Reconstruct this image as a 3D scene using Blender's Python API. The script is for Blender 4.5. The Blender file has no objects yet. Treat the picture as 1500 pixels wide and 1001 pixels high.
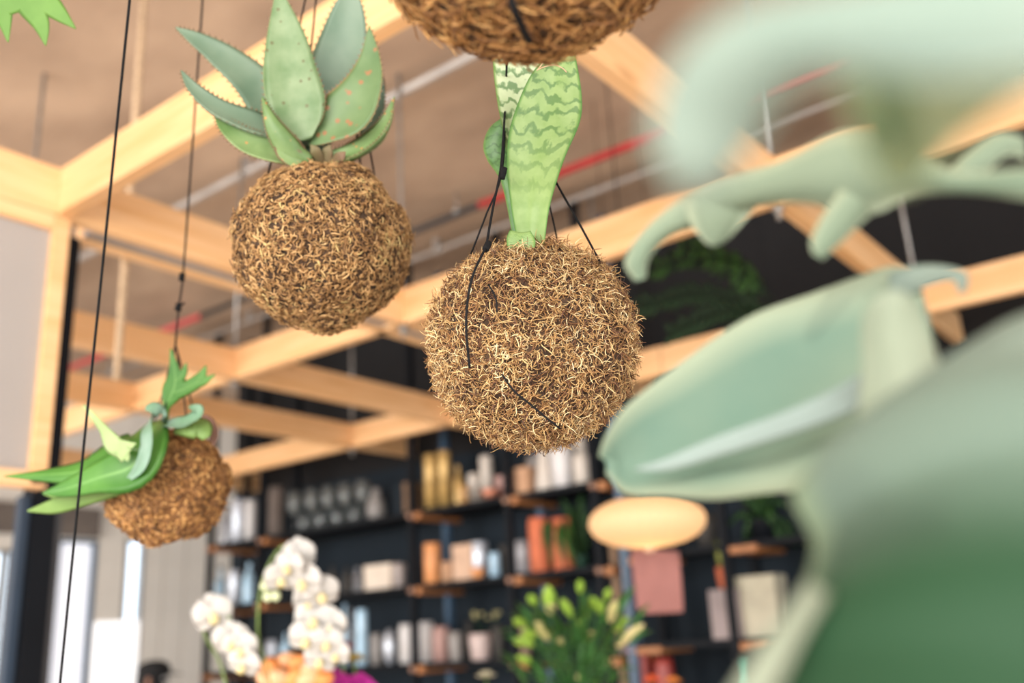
import bpy, bmesh, math, random
import numpy as np
from mathutils import Vector, Matrix, noise

# ------------------------------------------------------------------ camera
CH = 1.6                                   # camera height
F = 1420.0                                 # focal length in pixels of a 1500x1001 frame
M = np.array([[0.6163673114146737, -0.20526173245639664, -0.7602361202997693],
              [-0.7857488909335535, -0.22390287320287786, -0.5765988065962214],
              [-0.051865381673495865, 0.9527513445597937, -0.29929059060279184]])
FW = -M[:, 2]; RT = M[:, 0]; UP = M[:, 1]
scene = bpy.context.scene
C = scene.collection
cd = bpy.data.cameras.new('camera'); cam = bpy.data.objects.new('camera', cd); C.objects.link(cam)
mw = Matrix.Identity(4)
for i in range(3):
    for j in range(3): mw[i][j] = float(M[i][j])
mw[2][3] = CH
cam.matrix_world = mw
cd.sensor_width = 36; cd.lens = F / 1500 * 36; cd.clip_start = 0.01
cd.dof.use_dof = True; cd.dof.focus_distance = 0.83; cd.dof.aperture_fstop = 3.1
cd.dof.aperture_blades = 0
scene.camera = cam
# ------------------------------------------------------------------ light
world = bpy.data.worlds.new('world'); scene.world = world; world.use_nodes = True
bg = world.node_tree.nodes['Background']; bg.inputs[0].default_value = (0.86, 0.93, 1.0, 1); bg.inputs[1].default_value = 1.15
def area(name, loc, target, sx, sy, power, col):
    l = bpy.data.lights.new(name, 'AREA'); l.shape = 'RECTANGLE'; l.size = sx; l.size_y = sy; l.energy = power; l.color = col
    o = bpy.data.objects.new(name, l); C.objects.link(o); o.location = loc
    o.rotation_euler = (Vector(target) - Vector(loc)).to_track_quat('-Z', 'Y').to_euler(); return o
area('window_light', (-3.6, -0.6, 2.1), (1.0, 1.2, 1.9), 5.0, 2.4, 330, (1.0, 0.95, 0.88))
area('street_window_light', (0.3, -3.8, 2.0), (1.5, 1.5, 1.6), 4.0, 2.2, 110, (1.0, 0.96, 0.9))
area('far_wall_fill', (-3.7, 5.4, 2.0), (3.0, 7.6, 1.8), 4.5, 2.4, 330, (1.0, 0.97, 0.93))  # added lamp, unseen: brightens the far wall and backlights the frosted panel
sl = bpy.data.lights.new('sun', 'SUN'); sl.energy = 1.5; sl.angle = math.radians(3); sl.color = (1, 0.9, 0.76)
so = bpy.data.objects.new('sun', sl); C.objects.link(so); so.location = (-4, -3, 6)
so.rotation_euler = Vector((0.80, 0.42, -0.36)).to_track_quat('-Z', 'Y').to_euler()
vs = scene.view_settings
vs.view_transform = 'Standard'; vs.look = 'None'; vs.gamma = 1; vs.exposure = 0.35; vs.use_curve_mapping = False
scene.cycles.use_denoising = True
scene.cycles.max_bounces = 8

# ------------------------------------------------------------------ geometry of the view
def P(u, v, d):
    """the point that stands d metres deep along the view axis in the direction of pixel (u, v)"""
    r = M @ np.array([(u - 750) / F, -(v - 500.5) / F, -1.0]) * d
    return Vector((float(r[0]), float(r[1]), float(r[2]) + CH))
def depth(p): return float(np.dot(FW, np.array([p[0], p[1], p[2] - CH])))
def proj(p):
    c = M.T @ np.array([p[0], p[1], p[2] - CH]); return 750 + F * c[0] / -c[2], 500.5 - F * c[1] / -c[2]
def on_xz(u, X, z):
    """y on the line x=X, z=z seen at column u"""
    lo, hi = -2.0, 12.0
    for _ in range(50):
        m = (lo + hi) / 2
        if proj((X, m, z))[0] > u: lo = m
        else: hi = m
    return lo
vRT, vUP, vFW = Vector(RT.tolist()), Vector(UP.tolist()), Vector(FW.tolist())
TOCAM = -vFW

# ------------------------------------------------------------------ materials
def nodes(m):
    m.use_nodes = True; nt = m.node_tree; return nt, nt.nodes, nt.links, nt.nodes['Principled BSDF']
def mat(name, col, rough=0.6, var=0.12, scale=8.0, bump=0.0, metal=0.0, spec=0.5, col2=None, translucent=0.0, trans=0.0, emit=None, stretch=None, sheen=0, detail=4):
    m = bpy.data.materials.new(name); nt, N, L, b = nodes(m)
    b.inputs['Roughness'].default_value = rough; b.inputs['Metallic'].default_value = metal
    b.inputs['Specular IOR Level'].default_value = spec
    if sheen: b.inputs['Sheen Weight'].default_value = sheen
    tc = N.new('ShaderNodeTexCoord'); mp = N.new('ShaderNodeMapping'); L.new(tc.outputs['Object'], mp.inputs[0])
    if stretch: mp.inputs['Scale'].default_value = stretch
    nz = N.new('ShaderNodeTexNoise'); nz.inputs['Scale'].default_value = scale; nz.inputs['Detail'].default_value = detail
    L.new(mp.outputs[0], nz.inputs[0])
    cr = N.new('ShaderNodeValToRGB')
    c2 = col2 or tuple(max(0, c * (1 - var * 2)) for c in col)
    cr.color_ramp.elements[0].color = (*c2, 1); cr.color_ramp.elements[0].position = 0.32
    cr.color_ramp.elements[1].color = (*col, 1); cr.color_ramp.elements[1].position = 0.68
    L.new(nz.outputs[0], cr.inputs[0]); L.new(cr.outputs[0], b.inputs['Base Color'])
    if bump:
        bp = N.new('ShaderNodeBump'); bp.inputs['Strength'].default_value = bump; bp.inputs['Distance'].default_value = 0.01
        L.new(nz.outputs[0], bp.inputs['Height']); L.new(bp.outputs[0], b.inputs['Normal'])
    if trans: b.inputs['Transmission Weight'].default_value = trans
    if emit:
        b.inputs['Emission Color'].default_value = (*emit[0], 1); b.inputs['Emission Strength'].default_value = emit[1]
    if translucent:
        out = N['Material Output']; tr = N.new('ShaderNodeBsdfTranslucent'); mx = N.new('ShaderNodeMixShader')
        L.new(cr.outputs[0], tr.inputs[0]); mx.inputs[0].default_value = translucent
        L.new(b.outputs[0], mx.inputs[1]); L.new(tr.outputs[0], mx.inputs[2]); L.new(mx.outputs[0], out.inputs[0])
    m['ramp'] = cr.name
    return m
def wood_mat(name, light, dark, knot=(0.25, 0.1, 0.03)):
    m = bpy.data.materials.new(name); nt, N, L, b = nodes(m)
    tc = N.new('ShaderNodeTexCoord'); oi = N.new('ShaderNodeObjectInfo')
    add = N.new('ShaderNodeVectorMath'); add.operation = 'ADD'
    sc_ = N.new('ShaderNodeVectorMath'); sc_.operation = 'SCALE'; sc_.inputs['Scale'].default_value = 13
    cmb = N.new('ShaderNodeCombineXYZ')
    for k in range(3): L.new(oi.outputs['Random'], cmb.inputs[k])
    L.new(cmb.outputs[0], sc_.inputs[0]); L.new(tc.outputs['Object'], add.inputs[0]); L.new(sc_.outputs[0], add.inputs[1])
    mp = N.new('ShaderNodeMapping'); mp.inputs['Scale'].default_value = (0.9, 14, 14); L.new(add.outputs[0], mp.inputs[0])
    nz = N.new('ShaderNodeTexNoise'); nz.inputs['Scale'].default_value = 2.2; nz.inputs['Detail'].default_value = 8; nz.inputs['Distortion'].default_value = 0.8
    L.new(mp.outputs[0], nz.inputs[0])
    cr = N.new('ShaderNodeValToRGB'); cr.color_ramp.elements[0].color = (*dark, 1); cr.color_ramp.elements[0].position = 0.3
    cr.color_ramp.elements[1].color = (*light, 1); cr.color_ramp.elements[1].position = 0.62
    L.new(nz.outputs[0], cr.inputs[0])
    vo = N.new('ShaderNodeTexVoronoi'); vo.inputs['Scale'].default_value = 1.0
    mp2 = N.new('ShaderNodeMapping'); mp2.inputs['Scale'].default_value = (1.6, 5, 5); L.new(add.outputs[0], mp2.inputs[0]); L.new(mp2.outputs[0], vo.inputs[0])
    kr = N.new('ShaderNodeValToRGB'); kr.color_ramp.elements[0].color = (1, 1, 1, 1); kr.color_ramp.elements[0].position = 0.05
    kr.color_ramp.elements[1].color = (0, 0, 0, 1); kr.color_ramp.elements[1].position = 0.13
    L.new(vo.outputs['Distance'], kr.inputs[0])
    mx = N.new('ShaderNodeMixRGB'); mx.inputs[2].default_value = (*knot, 1)
    mu = N.new('ShaderNodeMath'); mu.operation = 'MULTIPLY'; mu.inputs[1].default_value = 0.7
    L.new(kr.outputs[0], mu.inputs[0]); L.new(mu.outputs[0], mx.inputs[0]); L.new(cr.outputs[0], mx.inputs[1]); L.new(mx.outputs[0], b.inputs['Base Color'])
    b.inputs['Roughness'].default_value = 0.55
    bp = N.new('ShaderNodeBump'); bp.inputs['Strength'].default_value = 0.15; bp.inputs['Distance'].default_value = 0.004
    L.new(nz.outputs[0], bp.inputs['Height']); L.new(bp.outputs[0], b.inputs['Normal'])
    return m
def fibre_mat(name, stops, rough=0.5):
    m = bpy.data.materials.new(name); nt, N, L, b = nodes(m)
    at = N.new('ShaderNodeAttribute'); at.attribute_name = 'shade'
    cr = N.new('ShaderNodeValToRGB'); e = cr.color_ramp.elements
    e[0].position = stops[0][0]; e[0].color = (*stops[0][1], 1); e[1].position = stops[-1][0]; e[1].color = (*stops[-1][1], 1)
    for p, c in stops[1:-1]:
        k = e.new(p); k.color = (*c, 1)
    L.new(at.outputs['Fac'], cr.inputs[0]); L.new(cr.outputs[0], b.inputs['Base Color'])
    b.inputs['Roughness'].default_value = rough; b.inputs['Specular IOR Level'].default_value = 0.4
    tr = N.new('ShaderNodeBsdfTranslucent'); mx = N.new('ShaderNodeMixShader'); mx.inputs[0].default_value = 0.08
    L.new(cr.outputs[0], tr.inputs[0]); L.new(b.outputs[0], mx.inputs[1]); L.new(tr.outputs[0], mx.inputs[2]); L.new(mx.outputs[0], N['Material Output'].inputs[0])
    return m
def leaf_mat(name, col, col2, edge=None, rough=0.5, scale=30, translucent=0.25, bands=None, spots=None, midrib=None, along=None):
    """UV x runs across the leaf (0..1), y along it"""
    m = bpy.data.materials.new(name); nt, N, L, b = nodes(m)
    uv = N.new('ShaderNodeUVMap'); sp = N.new('ShaderNodeSeparateXYZ'); L.new(uv.outputs[0], sp.inputs[0])
    tc = N.new('ShaderNodeTexCoord'); nz = N.new('ShaderNodeTexNoise'); nz.inputs['Scale'].default_value = scale; nz.inputs['Detail'].default_value = 5
    L.new(tc.outputs['Object'], nz.inputs[0])
    cr = N.new('ShaderNodeValToRGB'); cr.color_ramp.elements[0].color = (*col2, 1); cr.color_ramp.elements[0].position = 0.3
    cr.color_ramp.elements[1].color = (*col, 1); cr.color_ramp.elements[1].position = 0.7
    L.new(nz.outputs[0], cr.inputs[0]); cur = cr.outputs[0]
    def mix(fac, c):
        nonlocal cur
        mx = N.new('ShaderNodeMixRGB'); L.new(fac, mx.inputs[0]); L.new(cur, mx.inputs[1]); mx.inputs[2].default_value = (*c, 1); cur = mx.outputs[0]
    def math_(op, a, bb):
        n = N.new('ShaderNodeMath'); n.operation = op
        for i, q in enumerate((a, bb)):
            if q is None: continue
            if isinstance(q, (int, float)): n.inputs[i].default_value = q
            else: L.new(q, n.inputs[i])
        return n.outputs[0]
    def ramp(src, p0, p1, inv=False):
        r = N.new('ShaderNodeMapRange'); L.new(src, r.inputs[0]); r.inputs[1].default_value = p0; r.inputs[2].default_value = p1
        if inv: r.inputs[3].default_value = 1; r.inputs[4].default_value = 0
        return r.outputs[0]
    if bands:
        n2 = N.new('ShaderNodeTexNoise'); n2.inputs['Scale'].default_value = 1; n2.inputs['Detail'].default_value = 6
        mp = N.new('ShaderNodeMapping'); mp.inputs['Scale'].default_value = (5, 14, 1); L.new(uv.outputs[0], mp.inputs[0]); L.new(mp.outputs[0], n2.inputs[0])
        # zig-zag across the width
        zz = math_('MULTIPLY', math_('PINGPONG', math_('MULTIPLY', sp.outputs[0], 3.3), 0.5), 0.5)
        ph = math_('ADD', math_('ADD', math_('MULTIPLY', sp.outputs[1], bands[1]), zz), math_('MULTIPLY', n2.outputs[0], 2.0))
        s = math_('SINE', math_('MULTIPLY', ph, 6.2832), None)
        fac = math_('MULTIPLY', ramp(math_('ADD', s, math_('MULTIPLY', math_('SUBTRACT', nz.outputs[0], 0.5), 2.4)), 0.15, 0.9), bands[2])
        fac = math_('MULTIPLY', fac, ramp(sp.outputs[1], 0.12, 0.4))
        mix(fac, bands[0])
    if spots:
        n3 = N.new('ShaderNodeTexVoronoi'); n3.inputs['Scale'].default_value = spots[1]; L.new(tc.outputs['Object'], n3.inputs[0])
        mix(ramp(n3.outputs['Distance'], spots[2], spots[2] * 1.5, True), spots[0])
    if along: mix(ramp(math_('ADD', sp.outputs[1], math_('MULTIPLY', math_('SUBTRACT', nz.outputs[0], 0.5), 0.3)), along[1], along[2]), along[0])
    if midrib: mix(ramp(math_('ABSOLUTE', math_('SUBTRACT', sp.outputs[0], 0.5), None), 0.015, midrib[1], True), midrib[0])
    if edge: mix(ramp(math_('ABSOLUTE', math_('SUBTRACT', sp.outputs[0], 0.5), None), edge[1], 0.5), edge[0])
    L.new(cur, b.inputs['Base Color']); b.inputs['Roughness'].default_value = rough; b.inputs['Specular IOR Level'].default_value = 0.35
    bp = N.new('ShaderNodeBump'); bp.inputs['Strength'].default_value = 0.12; bp.inputs['Distance'].default_value = 0.002
    L.new(nz.outputs[0], bp.inputs['Height']); L.new(bp.outputs[0], b.inputs['Normal'])
    if translucent:
        tr = N.new('ShaderNodeBsdfTranslucent'); mx = N.new('ShaderNodeMixShader'); mx.inputs[0].default_value = translucent
        L.new(cur, tr.inputs[0]); L.new(b.outputs[0], mx.inputs[1]); L.new(tr.outputs[0], mx.inputs[2]); L.new(mx.outputs[0], N['Material Output'].inputs[0])
    return m

# ------------------------------------------------------------------ object helpers
def make(name, verts, faces, m, parent=None, smooth=False, uvs=None, origin=None):
    me = bpy.data.meshes.new(name)
    verts = [Vector(v) for v in verts]
    if origin is not None:
        origin = Vector(origin); verts = [v - origin for v in verts]
    me.from_pydata([tuple(v) for v in verts], [], faces)
    if uvs is not None:
        ul = me.uv_layers.new(name='UVMap')
        for l in me.loops: ul.data[l.index].uv = uvs[l.vertex_index]
    me.validate(); me.update()
    o = bpy.data.objects.new(name, me); C.objects.link(o)
    if origin is not None: o.location = origin
    if m: me.materials.append(m)
    if smooth: me.polygons.foreach_set('use_smooth', [True] * len(me.polygons))
    if parent:
        o.parent = parent; o.location = Vector(o.location) - wloc(parent)
    return o
def wloc(p):
    v = Vector(p.location)
    while p.parent: p = p.parent; v += p.location
    return v
def tag(o, label=None, cat=None, group=None, kind=None):
    if label: o['label'] = label
    if cat: o['category'] = cat
    if group: o['group'] = group
    if kind: o['kind'] = kind
    return o
def empty(name, loc, label=None, cat=None, group=None, kind=None):
    o = bpy.data.objects.new(name, None); C.objects.link(o); o.location = loc; o.empty_display_size = 0.02
    return tag(o, label, cat, group, kind)
def boxg(a, b):
    (x0, y0, z0), (x1, y1, z1) = a, b
    v = [(x0, y0, z0), (x1, y0, z0), (x1, y1, z0), (x0, y1, z0), (x0, y0, z1), (x1, y0, z1), (x1, y1, z1), (x0, y1, z1)]
    return v, [(0, 3, 2, 1), (4, 5, 6, 7), (0, 1, 5, 4), (1, 2, 6, 5), (2, 3, 7, 6), (3, 0, 4, 7)]
def box(name, a, b, m, parent=None, bev=0.0):
    v, f = boxg(a, b); c = [(a[i] + b[i]) / 2 for i in range(3)]
    o = make(name, v, f, m, parent, origin=c)
    if bev:
        bm = bmesh.new(); bm.from_mesh(o.data); bmesh.ops.bevel(bm, geom=bm.edges[:], offset=bev, segments=2, affect='EDGES'); bm.to_mesh(o.data); bm.free()
    return o
def merge(gs):
    V, Fc, U = [], [], []
    for g in gs:
        n = len(V); V += list(g[0]); Fc += [tuple(i + n for i in f) for f in g[1]]
        if len(g) > 2: U += list(g[2])
    return (V, Fc, U) if U else (V, Fc)
def catmull(pts, n):
    pts = [Vector(p) for p in pts]
    if len(pts) == 2: return [pts[0].lerp(pts[1], i / n) for i in range(n + 1)]
    q = [pts[0] * 2 - pts[1]] + pts + [pts[-1] * 2 - pts[-2]]; out = []
    k = len(pts) - 1
    for i in range(n + 1):
        t = i / n * k; s = min(int(t), k - 1); t -= s
        a, b, c, d = q[s:s + 4]
        out.append(0.5 * ((2 * b) + (c - a) * t + (2 * a - 5 * b + 4 * c - d) * t * t + (3 * b - a - 3 * c + d) * t ** 3))
    return out
def cat1(vals, n):
    return [max(0.00005, v.x) for v in catmull([Vector((x, 0, 0)) for x in vals], n)]
def tubeg(pts, r, ns=8, n=None, r1=None, cap=True):
    pts = catmull(pts, n) if n else [Vector(p) for p in pts]
    V, Fc = [], []; up = Vector((0.13, 0.31, 0.94)).normalized()
    for i, p in enumerate(pts):
        t = (pts[min(i + 1, len(pts) - 1)] - pts[max(i - 1, 0)]).normalized()
        a = t.cross(up)
        if a.length < 0.05: a = t.cross(Vector((1, 0.2, 0)))
        a.normalize(); b = t.cross(a)
        rr = r if r1 is None else r + (r1 - r) * i / (len(pts) - 1)
        for k in range(ns):
            an = 2 * math.pi * k / ns; V.append(p + (a * math.cos(an) + b * math.sin(an)) * rr)
    for i in range(len(pts) - 1):
        for k in range(ns):
            Fc.append((i * ns + k, i * ns + (k + 1) % ns, (i + 1) * ns + (k + 1) % ns, (i + 1) * ns + k))
    if cap:
        Fc.append(tuple(range(ns))[::-1]); Fc.append(tuple(range((len(pts) - 1) * ns, len(pts) * ns)))
    return V, Fc
def tube(name, pts, r, m, parent=None, ns=8, n=None, r1=None):
    v, f = tubeg(pts, r, ns, n, r1); return make(name, v, f, m, parent, True, origin=v[0])
def latheg(prof, c, ns=20, squash=1.0):
    V, Fc = [], []; c = Vector(c)
    for (r, z) in prof:
        for k in range(ns):
            a = 2 * math.pi * k / ns; V.append(c + Vector((math.cos(a) * r, math.sin(a) * r * squash, z)))
    m_ = len(prof)
    for i in range(m_ - 1):
        for k in range(ns): Fc.append((i * ns + k, i * ns + (k + 1) % ns, (i + 1) * ns + (k + 1) % ns, (i + 1) * ns + k))
    Fc.append(tuple(range(ns))[::-1]); Fc.append(tuple(range((m_ - 1) * ns, m_ * ns)))
    return V, Fc
def lathe(name, prof, c, m, parent=None, ns=20):
    v, f = latheg(prof, c, ns); return make(name, v, f, m, parent, True, origin=c)
def bladeg(pts, widths, nrm, thick=0.0008, cup=0.0, n=20, mc=6, wavy=0.0, wk=3.0, seed=0, droop=0.0):
    """a leaf: centre line, half widths, facing normal(s); thick closed section, cupped by cup"""
    c = catmull(pts, n); w = cat1(widths, n)
    nn = catmull(nrm, n) if isinstance(nrm, list) else [Vector(nrm)] * (n + 1)
    V, Fc, U = [], [], []; per = 2 * mc
    for i, p in enumerate(c):
        t = (c[min(i + 1, n)] - c[max(i - 1, 0)]).normalized(); s = t.cross(nn[i]).normalized(); m_ = s.cross(t).normalized()
        for j in range(per):
            if j <= mc: k = -1 + 2 * j / mc; top = 1
            else: k = 1 - 2 * (j - mc) / mc; top = 0
            wv = wavy * w[i] * math.sin(i / n * wk * 6.283 + seed + (1.3 if k < 0 else 0)) * abs(k) ** 2
            q = p + s * (w[i] * k) + m_ * (cup * w[i] * k * k + wv)
            tk = thick * (1 - abs(k) ** 2.5) * min(1, w[i] / (thick * 1.2 + 1e-9))
            q += m_ * (tk * 0.15 if top else -tk * 0.85)
            V.append(q); U.append(((k + 1) / 2, i / n))
    for i in range(n):
        for j in range(per):
            Fc.append((i * per + j, (i + 1) * per + j, (i + 1) * per + (j + 1) % per, i * per + (j + 1) % per))
    Fc.append(tuple(range(per))); Fc.append(tuple(range(n * per, (n + 1) * per))[::-1])
    return V, Fc, U
def blade(name, pts, widths, nrm, m, parent=None, **k):
    v, f, u = bladeg(pts, widths, nrm, **k); return make(name, v, f, m, parent, True, u, origin=pts[0])
def stripg(L_, R_, bulge=0.0, thick=0.001, n=24, mc=10, ripple=0.0, rk=2.0):
    """a broad leaf between two edge lines, domed by bulge (metres) towards the first normal"""
    a = catmull(L_, n); b = catmull(R_, n); V, U, Fc = [], [], []
    for side in (1, -1):
        for i in range(n + 1):
            t = (a[min(i + 1, n)] + b[min(i + 1, n)] - a[max(i - 1, 0)] - b[max(i - 1, 0)]).normalized()
            s = (b[i] - a[i]); w = s.length; s = s.normalized() if w > 1e-6 else vRT
            nm = s.cross(t)
            nm = nm.normalized() if nm.length > 1e-4 else TOCAM
            for j in range(mc + 1):
                k = -1 + 2 * j / mc
                q = a[i].lerp(b[i], j / mc) + nm * (bulge * (1 - k * k) * min(1, w / 0.03))
                q += nm * (ripple * math.sin(i / n * rk * 6.283 + k * 2) * abs(k))
                q += nm * (side * thick * 0.5 * (1 - abs(k) ** 4) * (1 - (2 * i / n - 1) ** 8))
                V.append(q); U.append((j / mc, i / n))
    o = (n + 1) * (mc + 1)
    idx = lambda s, i, j: s * o + i * (mc + 1) + j
    for i in range(n):
        for j in range(mc):
            Fc.append((idx(0, i, j), idx(0, i, j + 1), idx(0, i + 1, j + 1), idx(0, i + 1, j)))
            Fc.append((idx(1, i, j), idx(1, i + 1, j), idx(1, i + 1, j + 1), idx(1, i, j + 1)))
        for j in (0, mc):
            f = (idx(0, i, j), idx(0, i + 1, j), idx(1, i + 1, j), idx(1, i, j)); Fc.append(f if j == 0 else f[::-1])
    for j in range(mc):
        for i in (0, n):
            f = (idx(0, i, j), idx(1, i, j), idx(1, i, j + 1), idx(0, i, j + 1)); Fc.append(f if i == 0 else f[::-1])
    return V, Fc, U

# ------------------------------------------------------------------ palette
pine = wood_mat('pine_beam', (0.84, 0.53, 0.28), (0.72, 0.40, 0.17), (0.36, 0.15, 0.05))
pine_shelf = wood_mat('orange_wood', (0.38, 0.155, 0.055), (0.28, 0.11, 0.035))
concrete = mat('ceiling_concrete', (0.54, 0.385, 0.27), 0.9, col2=(0.33, 0.225, 0.155), scale=2.2, bump=0.2, detail=8, stretch=(1, 0.6, 1))
black_wall = mat('charcoal_paint', (0.015, 0.0145, 0.0155), 0.85, 0.1, 2, spec=0.2)
navy = mat('navy_panel', (0.011, 0.018, 0.026), 0.75, 0.12, 1.5, spec=0.2)
black_metal = mat('black_metal', (0.0045, 0.006, 0.009), 0.6, 0.1, 5, spec=0.15)
blue_skylit_metal = mat('blue_skylit_steel', (0.05, 0.10, 0.17), 0.35, 0.2, 3)  # sky reflection on the rear shelf posts is put into this blue base colour
steel = mat('zinc_rod', (0.42, 0.40, 0.38), 0.35, 0.15, 30, metal=0.6)
floor_m = mat('screed_floor', (0.62, 0.56, 0.49), 0.5, 0.06, 2)
plaster = mat('beige_panel', (0.80, 0.74, 0.66), 0.8, 0.1, 1.2, bump=0.05)
red_paint = mat('red_pipe_paint', (0.55, 0.05, 0.05), 0.4, 0.1, 5)
black_pipe = mat('black_hose', (0.02, 0.02, 0.022), 0.5)
grey_pipe = mat('grey_conduit', (0.42, 0.38, 0.35), 0.5)
rope_m = mat('pale_jute', (0.66, 0.47, 0.30), 0.9, 0.2, 60)
cord_m = mat('black_cord', (0.008, 0.008, 0.009), 0.8, 0.2, 200, spec=0.15)
sheet_m = mat('frosted_sheet', (0.60, 0.57, 0.55), 0.6, 0.03, 1.5, translucent=0.55)

# ------------------------------------------------------------------ the setting
HC = 2.375 + CH; WX = 4.75
tag(box('floor', (-5, -5, -0.1), (12, 9, 0), floor_m), kind='structure')
tag(box('ceiling', (-4, -3.9, HC), (12, 9, HC + 0.15), concrete), kind='structure')
wb = tag(box('wall_back', (WX, -4, 0), (WX + 0.15, 6.45, HC), black_wall), kind='structure')
cl = box('cladding_panel', (WX - 0.02, -4, 0), (WX - 0.002, 6.44, CH + 1.2), navy, wb)
YF = 8.5
wl = empty('wall_left', (4, YF, 0), kind='structure')
# far wall: beige boards between windows
def on_y(u, v, Y):
    r = M @ np.array([(u - 750) / F, -(v - 500.5) / F, -1.0]); r = r * (Y / r[1]); return float(r[0]), float(r[2]) + CH
bx = [on_y(u, 900, YF)[0] for u in (-260, -120, -40, 0, 22, 75, 135, 178, 206, 236, 268, 300, 335, 380, 430, 480)]
isw = {2: 1, 3: 1, 5: 1, 7: 1}                       # gaps with glazing
zt_l = on_y(10, 806, YF)[1]; zt_d = on_y(95, 790, YF)[1]; zt_s = on_y(190, 790, YF)[1]
glass_m = mat('sky_pane', (0.75, 0.86, 1.0), 0.2, 0.03, 1, emit=((0.72, 0.86, 1.0), 2.0))
white_glow = mat('daylit_blind', (0.85, 0.85, 0.88), 0.6, 0.03, 2, emit=((0.86, 0.86, 0.92), 0.55))
wn = 0
for i in range(len(bx) - 1):
    a, b = bx[i], bx[i + 1]
    if i in isw:
        zt = {2: zt_l, 3: zt_l, 5: zt_d, 7: zt_s}[i]; zb = 0.05
        box('board', (a, YF, zt), (b, YF + 0.1, HC), plaster, wl)
        if i == 3: continue_x = a
        wn += 1
        w = empty('window_%d' % wn, ((a + b) / 2, YF, zb), kind='structure')
        box('pane', (a + 0.02, YF + 0.05, zb), (b - 0.02, YF + 0.06, zt - 0.02), white_glow if i == 5 else glass_m, w)
        for (p, q) in (((a, YF - 0.01, zb), (a + 0.03, YF + 0.07, zt)), ((b - 0.03, YF - 0.01, zb), (b, YF + 0.07, zt)), ((a, YF - 0.01, zt - 0.03), (b, YF + 0.07, zt)), ((a, YF - 0.01, 0), (b, YF + 0.07, zb))):
            box('window_frame', p, q, blue_skylit_metal if i == 5 else mat('frame_grey', (0.3, 0.3, 0.3), 0.5), w)
    else:
        box('board', (a + 0.006, YF, 0), (b - 0.006, YF + 0.1 + 0.02 * (i % 2), HC), plaster, wl)
box('backing', (-4, YF + 0.13, 0), (12, YF + 0.2, HC), mat('backing_board', (0.25, 0.22, 0.19), 0.9), wl)
box('board', (bx[-1], YF, 0), (12, YF + 0.1, HC), plaster, wl)
# darker lintel band over the far doors
a0 = on_y(-200, 780, YF)[0]; b0 = on_y(140, 780, YF)[0]
box('lintel', (a0, YF - 0.08, zt_d + 0.02), (b0, YF - 0.005, zt_d + 0.28), mat('brown_lintel', (0.16, 0.13, 0.11), 0.8), wl)

# partition: column + frosted panel in a pine frame
col = empty('trim_1', (1.30, 2.66, 0), kind='structure')
box('post', (1.253, 2.62, 0), (1.277, 2.66, CH + 0.455), mat('navy_enamel', (0.015, 0.03, 0.055), 0.4), col, 0.004)
box('post', (1.279, 2.61, 0), (1.345, 2.68, CH + 1.225), black_metal, col, 0.004)
box('post', (1.347, 2.63, 0), (1.372, 2.70, CH + 0.455), mat('grey_mullion', (0.06, 0.06, 0.065), 0.5), col, 0.003)
pn = empty('window_9', (0.2, 2.58, CH + 0.47), kind='structure')
YP = 2.516
for (a, b) in (((1.216, YP, CH + 0.465), (1.262, YP + 0.045, CH + 1.229)), ((-1.6, YP, CH + 0.458), (1.2615, YP + 0.044, CH + 0.50)), ((-1.6, YP, CH + 1.185), (1.2155, YP + 0.044, CH + 1.229)), ((-1.65, YP, CH + 0.458), (-1.6005, YP + 0.045, CH + 1.229))):
    box('panel_frame', a, b, pine, pn, 0.002)
box('pane', (-1.6, YP + 0.02, CH + 0.50), (1.216, YP + 0.026, CH + 1.185), sheet_m, pn)

# ------------------------------------------------------------------ timber grid
H = CH + 1.23; TH = 0.145; BW = 0.045
lat = empty('timber_grid', (3.0, 2.5, H + TH), 'suspended grid of crossing pale pine beams under the brown concrete ceiling', 'beam grid')
def beam(a, b, m=pine, w=None, h=None):
    # each beam lies along its own local x
    a, b = Vector(a), Vector(b); L_ = (b - a).length; w = w or BW; h = h or TH
    v, f = boxg((-L_ / 2, -w / 2, -h / 2), (L_ / 2, w / 2, h / 2))
    o = make('beam', v, f, m, None); bm = bmesh.new(); bm.from_mesh(o.data); bmesh.ops.bevel(bm, geom=bm.edges[:], offset=0.003, segments=1, affect='EDGES'); bm.to_mesh(o.data); bm.free()
    o.location = (a + b) / 2 - lat.location + Vector((0, 0, h / 2)); o.rotation_euler = (0, 0, math.atan2(b.y - a.y, b.x - a.x)); o.parent = lat
    return o
AX = (1.215, 2.615, 4.10); BY = (0.945, 2.512, 3.59, 4.40, 6.07)
def ab(x, y0, y1): beam((x + BW / 2, y0, H), (x + BW / 2, y1, H))
def bb(y, x0, x1): beam((x0, y + BW / 2, H), (x1, y + BW / 2, H))
ab(AX[0], -1.2, BY[1] - 0.001)
ab(AX[1], -1.2, 6.9)
ab(AX[2], -1.2, 6.5)
bb(BY[0], AX[0] + BW, AX[1] - 0.001); bb(BY[0], AX[1] + BW, AX[2] - 0.001); bb(BY[0], AX[2] + BW, 4.72)
for y, x0, x1 in ((BY[1], -1.6, 4.6), (BY[2], 0.6, 4.5), (BY[3], 0.9, 4.68), (BY[4], 1.4, 4.70)):
    if x1 > AX[2]: bb(y, x0, AX[2] - 0.001); bb(y, AX[2] + BW, x1)
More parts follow.
